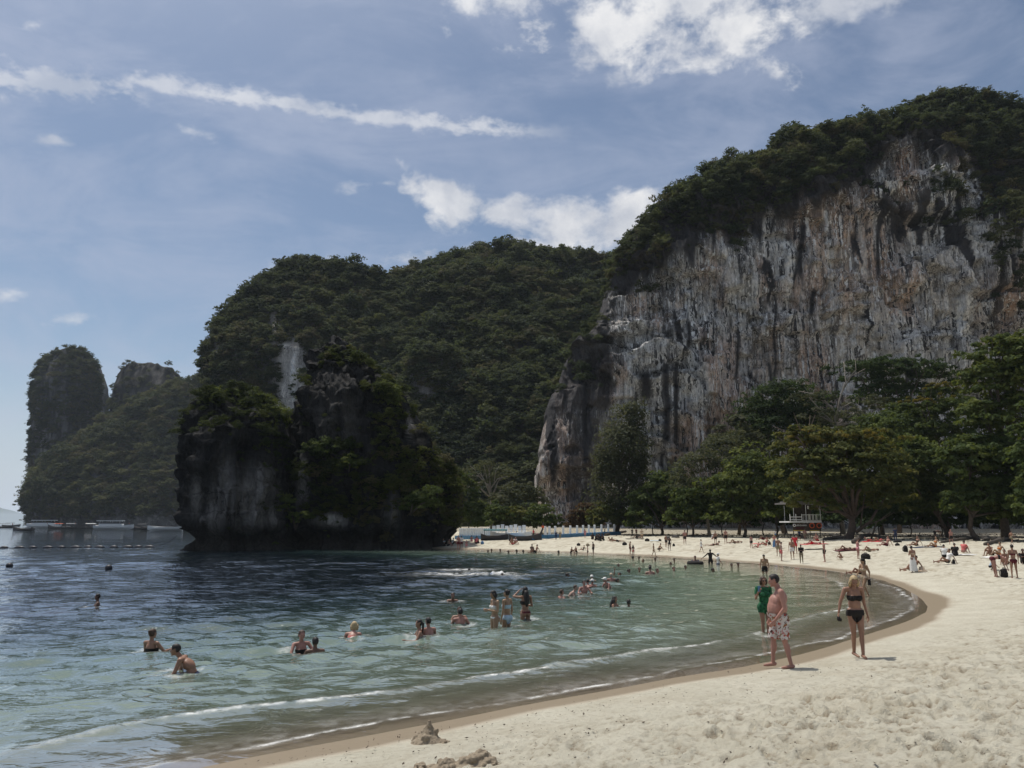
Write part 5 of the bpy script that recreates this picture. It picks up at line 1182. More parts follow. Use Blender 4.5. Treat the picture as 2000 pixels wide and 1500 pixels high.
def body_prims(J, female, fat, det):
    """closed shapes that the voxel remesher welds into one continuous body; also the segments used to find clothing regions"""
    n = 12 if det else 8
    m = MB(); v = {k: Vector(p) for k, p in J.items()}
    up = (v['neck'] - v['pelvis']).normalized()
    def frame(lat, u): lat = (lat - u * lat.dot(u)).normalized(); return Matrix((lat, u.cross(lat), u)).transposed()
    Rp, Rc = frame(v['hiL'] - v['hiR'], (v['chest'] - v['pelvis']).normalized()), frame(v['shL'] - v['shR'], (v['neck'] - v['chest']).normalized())
    hw, ww, cw = (.165, .118, .142) if female else (.152, .142, .168)
    f = 1 + fat
    E = lambda c, r, R: m.ell(c, r, R, n + 2, n)
    E(v['pelvis'], (hw * f, .108 * f, .13), Rp)
    E(v['pelvis'].lerp(v['chest'], .48), (ww * f, .092 * f + .03 * fat, .17), Rp)
    E(v['chest'] + Rc @ Vector((0, 0, .01)), (cw * (1 + fat * .5), .108 * (1 + fat * .5), .165), Rc)
    E(v['neck'] - Rc @ Vector((0, 0, .075)), (cw * .92, .075, .075), Rc)
    if fat > .2: E(v['pelvis'].lerp(v['chest'], .42) + Rp @ Vector((0, -.075, .0)), (.175, .155, .23), Rp); E(v['chest'] + Rc @ Vector((0, -.065, -.05)), (.165, .10, .15), Rc); E(v['pelvis'].lerp(v['chest'], .75) + Rp @ Vector((0, -.08, 0)), (.165, .13, .16), Rp)
    for s, S_ in ((1, 'L'), (-1, 'R')):
        E(v['hi' + S_] + Rp @ Vector((-.008 * s, .055, -.012)), (.088, .085, .10), Rp)
        if female: E(v['chest'] + Rc @ Vector((.075 * s, -.082, -.03)), (.068, .062, .066), Rc)
        elif fat < .2: E(v['chest'] + Rc @ Vector((.075 * s, -.06, .03)), (.075, .045, .06), Rc)
        k = .88 if female else 1.0
        capsule(m, v['neck'] - up * .035, v['sh' + S_], .052, .058 * k, n)
        capsule(m, v['sh' + S_], v['el' + S_], .054 * k + .012 * fat, .040 * k, n)
        capsule(m, v['el' + S_], v['wr' + S_], .041 * k, .027 * k, n)
        fl = (v['wr' + S_] - v['el' + S_]).normalized()
        lat = (Rc @ Vector((1, 0, 0))); side = fl.cross(lat).normalized() if abs(fl.dot(lat)) < .9 else Vector((0, 0, 1)); w_ = side.cross(fl).normalized()
        if det:                                                  # palm, four unequal bent fingers and a thumb from the side of the palm
            pc = v['wr' + S_] + fl * .05
            m.ell(pc, (.016, .040, .048), Matrix((w_, side, fl)).transposed(), 10, 8)
            curl = w_ * (-s)
            for i, (o, ln) in enumerate(((-.030, .068), (-.010, .080), (.010, .075), (.029, .058))):
                p0 = pc + side * o + fl * .035; p1 = p0 + fl * ln * .55 + curl * .012; p2 = p1 + fl * ln * .40 + curl * .034
                capsule(m, p0, p1, .0098, .0092, 7); capsule(m, p1, p2, .0092, .0080, 7)
            t0 = pc - side * .034 - fl * .012; t1 = t0 - side * .030 + fl * .035 + curl * .012; capsule(m, t0, t1, .012, .0105, 7); capsule(m, t1, t1 + fl * .032 + side * .004 + curl * .012, .0105, .009, 7)
        else: m.ell(v['wr' + S_] + fl * .075, (.03, .042, .085), Matrix((w_, side, fl)).transposed(), 8, 6)
        capsule(m, v['hi' + S_] + Vector((0, 0, 0)), v['kn' + S_], .088 * (1 + .25 * fat) * (1.03 if female else 1), .056, n)
        kn, an = v['kn' + S_], v['an' + S_]; sh_ = (an - kn).normalized()
        hd = Vector(J.get('foot' + S_, (0, -1, 0))); bk = (Rp @ Vector((0, 1, 0))); bk = (bk - sh_ * bk.dot(sh_)).normalized() if abs(bk.dot(sh_)) < .95 else Vector((0, 0, -1))
        capsule(m, kn, an, .052, .035, n); m.ell(kn.lerp(an, .32) + bk * .018, (.048, .052, .12), frame(Vector((1, 0, .01)), -sh_), n, n - 2)
        ft = (Rp @ Vector((0, -1, 0))) if abs(sh_.z) > .6 else Vector((0, 0, 1)); ft = Vector((ft.x, ft.y, 0)).normalized() if abs(sh_.z) > .6 else (Vector((0, 0, 1)) if v['kn' + S_].z < .3 and v['an' + S_].y < 0 else sh_)
        if 'foot' + S_ in J: ft = hd.normalized()
        capsule(m, an + Vector((0, 0, -.035)) - ft * .035, an + Vector((0, 0, -.052)) + ft * .10, .038, .030, n); capsule(m, an + Vector((0, 0, -.052)) + ft * .09, an + Vector((0, 0, -.058)) + ft * .175, .033, .022, n)
    fc = Vector(J['face']).normalized(); hu = (v['head'] - v['neck']).normalized(); hu = (hu - fc * hu.dot(fc)).normalized() if abs(hu.dot(fc)) < .9 else up
    if abs(fc.z) < .75: hu = (Vector((0, 0, 1)) - fc * fc.z).normalized()
    Rh = Matrix((-(fc.cross(hu)) * -1, -fc, hu)).transposed()
    if Rh.determinant() < 0: Rh = Matrix((fc.cross(hu) * -1, -fc, hu)).transposed()
    h = v['head']; H = lambda x, y, z: h + Rh @ Vector((x, y, z))
    capsule(m, v['neck'] - up * .05, H(0, .02, -.06), .056 * (1 + fat * .4) * (.9 if female else 1), .050, n)
    E(H(0, .012, .022), (.076, .095, .092), Rh); E(H(0, -.030, -.045), (.056, .060, .068), Rh); E(H(0, -.02, -.01), (.066, .072, .085), Rh)
    if det:
        E(H(0, -.098, -.022), (.0135, .018, .024), Rh); E(H(0, -.085, .018), (.045, .014, .012), Rh); E(H(0, -.082, -.062), (.026, .014, .012), Rh); E(H(0, -.078, -.094), (.024, .02, .018), Rh)
        for s in (-1, 1): E(H(.076 * s, .012, -.012), (.010, .022, .032), Rh); E(H(.035 * s, -.066, -.03), (.022, .022, .022), Rh)
    seg = [('torso', v['pelvis'] - up * .10, v['neck'], .135), ('head', h - Rh @ Vector((0, 0, .03)), h + Rh @ Vector((0, 0, .03)), .085), ('neck', v['neck'], H(0, .02, -.07), .05)]
    for S_ in 'LR': seg += [('thigh', v['hi' + S_], v['kn' + S_], .075), ('shin', v['kn' + S_], v['an' + S_], .048), ('foot', v['an' + S_], v['an' + S_] + Vector((0, -.12, -.05)), .03), ('uarm', v['sh' + S_], v['el' + S_], .048), ('farm', v['el' + S_], v['wr' + S_], .036), ('hand', v['wr' + S_], v['wr' + S_] + (v['wr' + S_] - v['el' + S_]).normalized() * .1, .035)]
    return m, seg, (h, Rh), (Rp, Rc)

def outfit(sel, kind):
    r, t = sel
    T_ = (r == 'torso'); th, ua, fa, sn = r == 'thigh', r == 'uarm', r == 'farm', r == 'shin'
    return {'trunks': (T_ & (t < .30)) | (th & (t < .58)), 'board': (T_ & (t < .27)) | (th & (t < .92)), 'briefs': (T_ & (t < .25)) | (th & (t < .12)), 'thong': (T_ & (t < .22) & (t > .13)), 'bra': T_ & (t > .55) & (t < .73),
            'onepiece': (T_ & (t < .80)) | (th & (t < .08)), 'dress': (T_ & (t < .97)) | (th & (t < .36)) | (ua & (t < .62)) , 'shirt': (T_ & (t > .22) & (t < .97)) | (ua & (t < .6)), 'vest': T_ & (t > .30) & (t < .96),
            'suit': T_ | th | ua | fa | (sn & (t < .9)), 'leggings': (T_ & (t < .30)) | th | (sn & (t < .9))}[kind]
PUSH = {'trunks': .016, 'board': .02, 'briefs': .007, 'thong': .007, 'bra': .008, 'onepiece': .007, 'dress': .018, 'shirt': .020, 'vest': .045, 'suit': .010, 'leggings': .014}
PEOPLE = []
def person(lab, px, py, vis, pose, head=0, sk='tan', hair='black', wear='trunks:black', water=False, group=None, female=None, fat=0.0, det=False, scale=None, J=None, hs='short', z=None):
    PEOPLE.append(dict(lab=lab, px=px, py=py, vis=vis, pose=pose, head=head, sk=sk, hair=hair, wear=wear, water=water, group=group, fat=fat, det=det, scale=scale, J=J, hs=hs, z=z,
                       female=female if female is not None else any(k in wear for k in ('bra', 'onepiece', 'dress', 'thong'))))

def make_people():
    tmp = []
    for p in PEOPLE:
        J = p['J'] or POSE[p['pose']]
        m, seg, hd, fr = body_prims(J, p['female'], p['fat'], p['det'])
        o = bpy.data.objects.new('person', m.mesh('person')); COL.objects.link(o)
        Y = on_plane(p['px'], p['py'])[1] if p['water'] else 0
        vs = .0085 if p['det'] else (.020 if (p['water'] and Y < 45) or p['py'] > 1110 else .030)
        rm = o.modifiers.new('r', 'REMESH'); rm.mode = 'VOXEL'; rm.voxel_size = vs; rm.use_smooth_shade = True
        sm = o.modifiers.new('s', 'SMOOTH'); sm.factor = .5; sm.iterations = 5 if p['det'] else 3
        tmp.append((o, seg, hd, fr, m, J))
    dg = bpy.context.evaluated_depsgraph_get()
    for p, (o, seg, hd, fr, m, J) in zip(PEOPLE, tmp):
        me = bpy.data.meshes.new_from_object(o.evaluated_get(dg)); o.modifiers.clear(); o.data = me
        me.materials.clear(); me.materials.append(SK[p['sk']])
        v = np.empty(len(me.vertices) * 3); me.vertices.foreach_get('co', v); v = v.reshape(-1, 3)
        nr = np.empty(len(v) * 3); me.vertices.foreach_get('normal', nr); nr = nr.reshape(-1, 3)
        fq = np.empty(len(me.loops), np.int32); me.loops.foreach_get('vertex_index', fq); fq = fq.reshape(-1, 4)
        best = np.full(len(v), 9.0); reg = np.zeros(len(v), 'U6'); tt = np.zeros(len(v))
        for nm, a, b, r in seg:
            a, b = np.array(a), np.array(b); e = b - a; t = ((v - a) @ e) / (e @ e); d = np.linalg.norm(v - a - np.clip(t, 0, 1)[:, None] * e, axis=1) - r
            k = d < best; best[k] = d[k]; reg[k] = nm; tt[k] = t[k]
        def shell(name, mask, push, m_, soft=0.0):
            fm = mask[fq].all(1)
            if fm.sum() < 4: return None
            u, inv = np.unique(fq[fm], return_inverse=True)
            off = push + soft * np.clip(tt[u], 0, 1) * (reg[u] == 'thigh')
            return link(name, mesh_np(name, v[u] + nr[u] * off[:, None], inv.reshape(-1, 4), [m_]), o)
        for w in filter(None, p['wear'].split(' ')):
            kind, c = w.split(':')
            if kind == 'skirt':
                P0 = Vector(J['pelvis']); z0 = P0.z; sk_ = MB(); n = 26; prof = [(.150, .05), (.175, -.10), (.20, -.35), (.225, -.62), (.25, -.83)]
                vs_ = [(P0.x + r * (1.05 + .07 * math.sin(k * 2.7) * (z < -.1)) * math.cos(2 * math.pi * k / n), P0.y + r * .82 * (1 + .07 * math.sin(k * 2.7) * (z < -.1)) * math.sin(2 * math.pi * k / n), z0 + z) for r, z in prof for k in range(n)]
                sk_.addv(vs_, [(i * n + k, i * n + (k + 1) % n, (i + 1) * n + (k + 1) % n, (i + 1) * n + k) for i in range(len(prof) - 1) for k in range(n)])
                sk_.build('sarong', cmat(c), o, True)
            elif kind in ('cap', 'sunhat'):
                h, R = hd; c_ = MB(); c_.ell(h + R @ Vector((0, .012, .035)), (.090, .108, .085), R, 14, 8)
                if kind == 'cap': c_.ell(h + R @ Vector((0, -.115, .045)), (.07, .075, .012), R, 12, 6)
                else: c_.ell(h + R @ Vector((0, 0, .045)), (.19, .20, .014), R, 18, 6)
                c_.build(kind.replace('sunhat', 'sun_hat'), cmat(c), o, True)
            elif kind == 'shades':
                h, R = hd; c_ = MB()
                for s in (-1, 1): c_.ell(h + R @ Vector((.034 * s, -.089, .0)), (.030, .010, .024), R, 10, 6); c_.bar(h + R @ Vector((.062 * s, -.075, .004)), h + R @ Vector((.080 * s, .01, .0)), .006)
                c_.build('sunglasses', cmat(c), o, True)
            else:
                msk = outfit((reg, tt), kind)
                nm = {'board': 'shorts', 'trunks': 'shorts', 'bra': 'bikini_top', 'briefs': 'bikini_bottom' if p['female'] else 'swim_briefs', 'thong': 'bikini_bottom', 'onepiece': 'swimsuit', 'vest': 'life_vest', 'suit': 'swim_suit'}.get(kind, kind)
                shell(nm, msk, PUSH[kind], cmat(c), {'board': .034, 'trunks': .022, 'dress': .02}.get(kind, 0))
        h, R = hd; R = np.array(R); q = (v - np.array(h)) @ R
        if p['hs'] != 'bald':
            hm = (reg == 'head') & (((q[:, 2] > .030 - .5 * np.clip(-q[:, 1], 0, 1)) & (q[:, 1] > -.045)) | (q[:, 2] > .072 + 0 * q[:, 0]) | ((q[:, 1] > .022) & (q[:, 2] > -.055)))
            ho_ = shell('hair', hm, .012, cmat(p['hair'], True))
            e = MB(); R_ = hd[1]; hp_ = lambda x, y, z: h + R_ @ Vector((x, y, z))
            dn = Vector((0, 0, -1)); up_ = (Vector(J['neck']) - Vector(J['pelvis'])).normalized(); back = fr[1] @ Vector((0, 1, 0))
            nk = Vector(J['neck'])
            if p['hs'] == 'long':
                e.ell(hp_(0, .045, -.03), (.082, .070, .12), R_, 12, 8); e.tube([hp_(0, .07, 0), hp_(0, .085, -.10), nk + back * .10 - up_ * .04, nk + back * .12 - up_ * .20, nk + back * .11 - up_ * .34], [.07, .085, .095, .085, .03], 10)
                for s in (-1, 1): e.tube([hp_(.07 * s, 0, .02), hp_(.085 * s, .01, -.06), nk + R_ @ Vector((.10 * s, -.02, -.03)) - up_ * .05], [.025, .034, .016], 7)
            elif p['hs'] == 'bob':
                e.ell(hp_(0, .035, -.035), (.088, .080, .105), R_, 12, 8)
                for s in (-1, 1): e.tube([hp_(.07 * s, -.02, .04), hp_(.088 * s, -.01, -.05), hp_(.080 * s, 0, -.13)], [.03, .036, .02], 7)
            elif p['hs'] == 'pony': e.tube([hp_(0, .09, .03), hp_(0, .125, 0), hp_(0, .12, -.12), hp_(0, .11, -.30)], [.02, .034, .03, .008], 8)
            elif p['hs'] == 'bun': e.ell(hp_(0, .095, .06), (.048, .045, .045), R_, 10, 7); e.ell(hp_(0, .03, .03), (.082, .085, .08), R_, 10, 7)
            if e.v:
                e2 = e.mesh('hair', cmat(p['hair'], True), True)
                import bmesh
                bm = bmesh.new(); bm.from_mesh(e2)
                if ho_: bm.from_mesh(ho_.data)
                bm.to_mesh(e2); bm.free()
                if ho_: ho_.data = e2
                else: link('hair', e2, o)
        if p['det'] and 'shades' not in p['wear']:
            e = MB()
            for s in (-1, 1): e.ell(h + hd[1] @ Vector((.031 * s, -.084, .0)), (.013, .008, .007), hd[1], 8, 6)
            e.build('eyes', cmat('black'), o, True)
        zt, zb = float(v[:, 2].max()) + (.02 if p['hs'] != 'bald' else 0), float(v[:, 2].min())
        if p['water']:
            x, y = on_plane(p['px'], p['py']); sc = p['scale'] or 1.0
            o.location = (x, y, p['vis'] * mpp(y) - zt * sc); o.scale = (sc,) * 3
        else:
            g = ground_at(p['px'], p['py']); sc = p['scale'] or max(.6, min(1.2, p['vis'] * mpp(g.y) / (zt - zb)))
            o.location = (g.x, g.y, g.z + .02 - zb * sc); o.scale = (sc,) * 3
        o.rotation_euler = (0, 0, math.radians(p['head']))
        p['obj'] = o; tag(o, p['lab'], 'person', p['group'])

# --- the people close by
GN = 'people at the near water edge'
Jm = pz(pelvis=(0, 0, .93), chest=(0, .05, 1.27), neck=(0, .035, 1.46), head=(0, -.055, 1.60), face=(-.12, -1, -.22), shL=(.205, .03, 1.40), shR=(-.205, .06, 1.40), elL=(.265, .06, 1.11), wrL=(.25, -.12, .89), elR=(-.27, .03, 1.10), wrR=(-.24, -.10, .88),
        knL=(.11, .06, .50), anL=(.12, .15, .085), knR=(-.11, -.10, .50), anR=(-.12, -.13, .085), hiL=(.095, .02, .90), hiR=(-.095, -.02, .90))
person('heavy bare chested man in floral white shorts at the water edge, seen from the side', 1527, 1306, 168, 'stand', -97, 'pink', 'black', 'board:floral', group=GN, fat=.36, det=True, J=Jm)
Jw = pz(head=(-.01, -.075, 1.585), face=(-.1, -.88, -.42), elL=(.225, .03, 1.12), wrL=(.255, -.02, .88), elR=(-.30, .02, 1.15), wrR=(-.37, -.02, .92), knL=(.065, -.09, .50), anL=(.025, -.17, .085), knR=(-.075, -.02, .50), anR=(-.06, .06, .10), neck=(0, -.01, 1.45), footL=(-.1, -1, 0), footR=(.1, -1, -.1))
person('blonde woman in a black two piece swimsuit walking with bowed head, dark object in hand', 1677, 1285, 147, 'walk', 2, 'tan', 'blonde', 'briefs:black bra:black', group=GN, det=True, J=Jw, hs='bob', fat=.13)
Jg = pz(elR=(-.26, -.04, 1.14), wrR=(-.27, -.24, 1.33), elL=(.22, .04, 1.14), wrL=(.24, 0, .88), knL=(.08, -.04, .5), anL=(.07, 0, .085), knR=(-.07, 0, .5), anR=(-.06, .04, .085))
person('woman in a short green lace dress and sunglasses standing in the shallows with a phone', 1496, 1240, 106, 'stand', 8, 'tan', 'brown', 'dress:lace shades:black', water=True, group=GN, det=True, J=Jg, hs='bob')
person('woman in a dark cap and beige swimsuit wading out, black sandals in her hand', 1691, 1168, 72, 'walk', -70, 'gold', 'black', 'briefs:beige bra:beige cap:black', group=GN, hs='pony')
person('dark clad person reclining where the swash meets the sand behind the woman in the cap', 1680, 1124, 0, 'sit_lean', -80, 'tan', 'black', 'onepiece:black', group=GN, scale=.95)
# --- bathers close by
GB = 'bathers in the near water'
Jd = shoulders(pz(POSE['swim'], pelvis=(0, .30, 1.02), chest=(0, .16, 1.28), neck=(0, -.02, 1.44), head=(0, -.13, 1.585), hiL=(.09, .3, .99), hiR=(-.09, .3, .99), elL=(.24, -.05, 1.18), wrL=(.2, -.2, .98), elR=(-.24, -.05, 1.18), wrR=(-.2, -.2, .98), face=(0, -1, -.15)), .20)
person('dark haired man hunched forward in the water, the bather nearest the camera', 352, 1316, 54, 'swim', -82, 'tan', 'black', 'trunks:navy', True, GB, det=True, J=Jd)
person('woman with a loose dark bun, back turned, shoulders above the water', 295, 1271, 40, 'swim', 160, 'tan', 'brown', 'bra:black briefs:black', True, GB, det=True, hs='bun')
person('lone dark head and shoulders far out at the open side of the bay', 189, 1186, 25, 'swim', -60, 'dark', 'black', 'trunks:black', True, GB)
person('smiling fair woman with pinned up hair facing a dark haired man', 588, 1269, 36, 'swim', 35, 'pink', 'brown', 'bra:black briefs:black', True, GB, det=True, hs='bun')
person('dark haired man seen from behind, facing the smiling fair woman', 615, 1273, 27, 'swim', 200, 'dark', 'black', 'trunks:black', True, GB)
person('blonde woman swimming away with pink shoulders', 690, 1246, 30, 'swim_fwd', 178, 'pink', 'blonde', 'bra:coral briefs:coral', True, GB, hs='bob')
person('woman with a long dark ponytail close beside a man', 818, 1247, 35, 'swim', -75, 'tan', 'black', 'bra:black briefs:black', True, GB, hs='pony')
person('man pressed up behind the woman with the ponytail', 836, 1244, 36, 'swim', 215, 'pink', 'black', 'trunks:black', True, GB)
person('pink shouldered man hiding his companion, left of the three standing women', 899, 1218, 28, 'swim', 185, 'pink', 'black', 'trunks:black', True, GB)
person('companion facing the pink shouldered man, mostly hidden by him', 897, 1213, 27, 'swim', 0, 'tan', 'black', 'trunks:black', True, GB)
person('single head with spread arms beyond the embracing pair', 884, 1174, 16, 'swim_fwd', 10, 'tan', 'brown', 'trunks:black', True, GB)
G3 = 'three women standing in the water'
person('standing woman with black bob and cream bikini looking at her hands', 966, 1226, 68, 'phone', -62, 'gold', 'black', 'thong:white bra:white', True, G3, det=True, hs='bob', female=True)
person('standing woman with hair tied low and pale blue bikini bottoms, middle of three', 990, 1221, 65, 'stand', -125, 'gold', 'black', 'briefs:skyb bra:skyb', True, G3, det=True, hs='bun')
person('standing woman with waist long black hair shading her eyes with her arm', 1026, 1210, 60, 'handhead', 205, 'tan', 'black', 'thong:wine bra:black', True, G3, det=True, hs='long', female=True,
       J=pz(POSE['handhead'], elL=(.37, -.12, 1.43), wrL=(.14, -.18, 1.60), elR=(-.24, 0, 1.13), wrR=(-.12, -.2, 1.14)))
# --- the straggling line of bathers in mid bay
GM = 'bathers in the middle of the bay'
for a in [('man with cropped reddish hair low in the water at the near end of the line', 1097, 1170, 18, 'swim', 120, 'pink', 'brown', 'trunks:black'), ('pale man turned sideways next to the cropped reddish head', 1121, 1162, 19, 'swim_fwd', 80, 'pale', 'brown', 'trunks:black'),
          ('broad bare chested man facing the camera in the line of bathers', 1141, 1160, 25, 'swim', 10, 'pink', 'black', 'trunks:navy'), ('dark haired bather with raised elbows behind the broad bare chested man', 1149, 1150, 18, 'swim_fwd', 200, 'pink', 'black', 'bra:black briefs:black'),
          ('bather in a pale cap just behind the raised elbows', 1157, 1148, 17, 'swim', 150, 'pink', 'brown', 'trunks:black cap:white'), ('bather in a white cap topmost of the cluster with raised elbows', 1156, 1136, 13, 'swim', -20, 'tan', 'black', 'trunks:black cap:white'),
          ('white capped bather with one pink shoulder turned to the camera', 1184, 1150, 22, 'swim_fwd', -60, 'pink', 'grey', 'trunks:black cap:white'), ('big pink backed bather in a pale cap beyond the white capped one', 1194, 1139, 19, 'swim', 180, 'pink', 'grey', 'trunks:black cap:beige'),
          ('dark head beside the big pink back', 1206, 1140, 10, 'swim', 90, 'tan', 'black', 'trunks:black'), ('bather with an arm raised, in a red and white life vest', 1210, 1124, 15, 'wave', -40, 'tan', 'black', 'vest:red trunks:black'),
          ('dark head right behind the raised arm of the life vest bather', 1208, 1107, 6, 'swim', 0, 'dark', 'black', 'trunks:black'), ('dark head between the life vest bather and the woman in a snorkel', 1228, 1118, 7, 'swim', 30, 'dark', 'black', 'trunks:black'),
          ('small head with pale snorkel tube between two dark heads', 1249, 1118, 10, 'swim', 0, 'tan', 'brown', 'trunks:black'), ('wide sunburnt back of a bather with a companion behind', 1270, 1121, 15, 'swim', 180, 'pink', 'black', 'trunks:black'),
          ('dark head directly behind the wide sunburnt back', 1270, 1112, 9, 'swim', 0, 'dark', 'black', 'trunks:black'), ('reddish head alone to one side of the wide sunburnt back', 1284, 1119, 9, 'swim', 60, 'pink', 'brown', 'trunks:black'),
          ('bald reddish head low in the water before the black rubber ring', 1316, 1117, 10, 'swim', 20, 'pink', 'brown', 'trunks:black'), ('dark head close to the bald reddish one', 1339, 1112, 8, 'swim', 0, 'dark', 'black', 'trunks:black'),
          ('dark head with a pale splash in front, nearest below the man in black', 1390, 1117, 8, 'swim_fwd', 60, 'dark', 'black', 'trunks:black'), ('two close dark heads before the wading boy, the one further from him', 1429, 1106, 6, 'swim', 0, 'dark', 'black', 'trunks:black'),
          ('two close dark heads before the wading boy, the one nearer to him', 1442, 1106, 7, 'swim', 0, 'dark', 'black', 'trunks:black'), ('dark head off the feet of the couple at the far water edge', 1248, 1092, 5, 'swim', 0, 'dark', 'black', 'trunks:black'),
          ('pale splashing swimmer off the far water edge', 1258, 1098, 6, 'swim_fwd', -80, 'tan', 'brown', 'trunks:black'), ('dark head and shoulders off the kneeling person', 1280, 1096, 7, 'swim', 0, 'dark', 'black', 'shirt:black'), ('dark head and shoulders halfway to the black rubber ring', 1317, 1097, 7, 'swim', 0, 'dark', 'black', 'shirt:black'),
          ('dark head just outside the two head and shoulder bathers', 1310, 1104, 6, 'swim', 0, 'dark', 'black', 'trunks:black'), ('man in dark top sitting in the black rubber ring', 1358, 1101, 15, 'swim', -20, 'tan', 'black', 'shirt:navy'),
          ('dark head with white rings of ripple, alone in the dark water', 1108, 1127, 8, 'swim', 80, 'dark', 'black', 'trunks:black'), ('pale backed snorkeller floating face down behind a white wake', 976, 1124, 5, 'float', 70, 'pale', 'black', 'shirt:white'), ('swimmer thrashing up a streak of white foam', 912, 1114, 4, 'float', 85, 'dark', 'black', 'trunks:black'),
          ('woman with long wet dark hair in profile, nearest the green shallows', 1201, 1185, 20, 'swim', 60, 'tan', 'black', 'bra:black briefs:black', 'long'), ('round dark head next to the woman with long wet hair', 1228, 1186, 15, 'swim', 185, 'dark', 'black', 'trunks:black')]:
    person(*a[:9], True, GM, hs=a[9] if len(a) > 9 else 'short', scale=1.2 if a[2] < 1128 else 1.0)
for i, (px, py, v) in enumerate([(953, 1079, 5), (960, 1078, 6), (977, 1078, 6), (993, 1080, 5), (1009, 1079, 6), (1022, 1080, 6), (1091, 1080, 5), (1236, 1090, 4)]):
    person('small dark head of a swimmer close to the far sand', px, py, v, 'swim', 20 * i, 'dark', 'black', 'trunks:black', True, 'swimmers close to the far sand', scale=1.3)
person('wading boy in black swim shorts, knee deep before the far sand', 1494, 1120, 35, 'back_bend', -30, 'gold', 'black', 'trunks:black', True, GM)
person('man in a full black swim suit wading with arms held out', 1388, 1100, 26, 'spread', 180, 'dark', 'black', 'suit:black', True, GM)
person('child in white and navy beside the man in the full black swim suit', 1403, 1102, 21, 'walk', 90, 'tan', 'black', 'shirt:white leggings:navy cap:white', True, GM)
# --- people on the far sand
GF = 'people on the far sand'
for a in [('man in dark shorts standing at the far water edge with bowed head', 1159, 1083, 23, 'back_bend', -60, 'dark', 'black', 'trunks:black'), ('pink child wading out in front of the man with bowed head', 1148, 1088, 17, 'stand', -90, 'pink', 'black', 'trunks:black'),
          ('small person sitting upright at the far water edge, first of a seated row', 1115, 1080, 11, 'sit_knees', 60, 'tan', 'black', 'trunks:black'), ('small person sitting second in the row at the far water edge', 1126, 1079, 11, 'sit_knees', -40, 'tan', 'black', 'trunks:black'),
          ('person reclining in dark clothes at the end of the seated row', 1139, 1076, 0, 'sit_lean', -75, 'tan', 'black', 'onepiece:black'), ('person in dark shorts handing something down to a long haired woman', 1231, 1083, 24, 'back_bend', 60, 'tan', 'black', 'trunks:wine'),
          ('long dark haired woman at the water edge next to the person in dark shorts', 1237, 1088, 22, 'stand', 150, 'tan', 'black', 'briefs:coral bra:coral', 'long'), ('slim woman in a beige swimsuit stepping into the far shallows', 1277, 1087, 24, 'walk', 60, 'gold', 'black', 'briefs:beige bra:beige'),
          ('person kneeling and digging in the wet sand', 1288, 1077, 15, 'crouch', 90, 'gold', 'black', 'trunks:black'), ('tall man standing behind a woman, both halfway up the far sand', 1301, 1069, 23, 'stand', 40, 'tan', 'black', 'trunks:black'),
          ('woman in a dark swimsuit standing in front of the tall man', 1308, 1076, 27, 'stand', 150, 'dark', 'black', 'onepiece:black'), ('bare backed man in black shorts walking up towards the trees', 1338, 1064, 27, 'walk', 175, 'pink', 'brown', 'trunks:black'),
          ('person in a loose white dress walking along the far sand', 1370, 1079, 24, 'walk', 80, 'tan', 'black', 'dress:white'), ('tanned man in dark shorts standing over a lying sunbather', 1398, 1063, 24, 'stand', 190, 'tan', 'black', 'trunks:black'),
          ('seated person in a white hat beside the tanned standing man', 1391, 1054, 12, 'sit_knees', 60, 'pink', 'black', 'shirt:white sunhat:white'), ('sunburnt man with his back turned by the boulders, holding a dark bag', 1418, 1062, 27, 'stand', 190, 'pink', 'brown', 'trunks:black'),
          ('stocky man in black trunks standing by a sunbather in coral', 1468, 1071, 24, 'stand', 200, 'pink', 'black', 'trunks:black'), ('sunbather in coral sitting with legs stretched at the feet of the stocky man', 1480, 1071, 0, 'sit_lean', -85, 'pink', 'brown', 'onepiece:coral'),
          ('woman in a long pale blue skirt standing among the sunbathers', 1513, 1070, 25, 'stand', 170, 'pink', 'blonde', 'bra:coral skirt:blue', 'bob'), ('tanned man with his back turned behind the person in coral shorts', 1521, 1087, 35, 'stand', 180, 'tan', 'black', 'trunks:khaki'),
          ('person in coral shorts holding something in both hands', 1527, 1096, 35, 'phone', 60, 'pale', 'black', 'trunks:coral'), ('bare chested man in white shorts standing with feet apart', 1548, 1093, 38, 'stand', -30, 'tan', 'black', 'trunks:white'),
          ('man in a red top right behind the man in white shorts', 1554, 1082, 36, 'stand', 150, 'tan', 'black', 'shirt:red trunks:red'), ('boy in a black shirt and grey trousers standing with folded hands', 1566, 1101, 35, 'phone', -20, 'dark', 'black', 'shirt:black leggings:khaki'),
          ('man in black shorts standing with one hand raised to his face', 1611, 1098, 40, 'handhead', -100, 'pink', 'black', 'trunks:black'), ('toddler crouching over the sand', 1643, 1094, 11, 'crouch', -80, 'tan', 'black', 'briefs:beige'),
          ('pale pink woman in a pink swimsuit standing sideways next to a sunbather', 1677, 1092, 37, 'phone', 95, 'pink', 'brown', 'onepiece:pinkc'), ('woman in a long white sarong with her back turned', 1785, 1119, 49, 'phone', 190, 'tan', 'black', 'bra:beige skirt:white', 'bun')]:
    person(*a[:9], False, GF, hs=a[9] if len(a) > 9 else 'short')
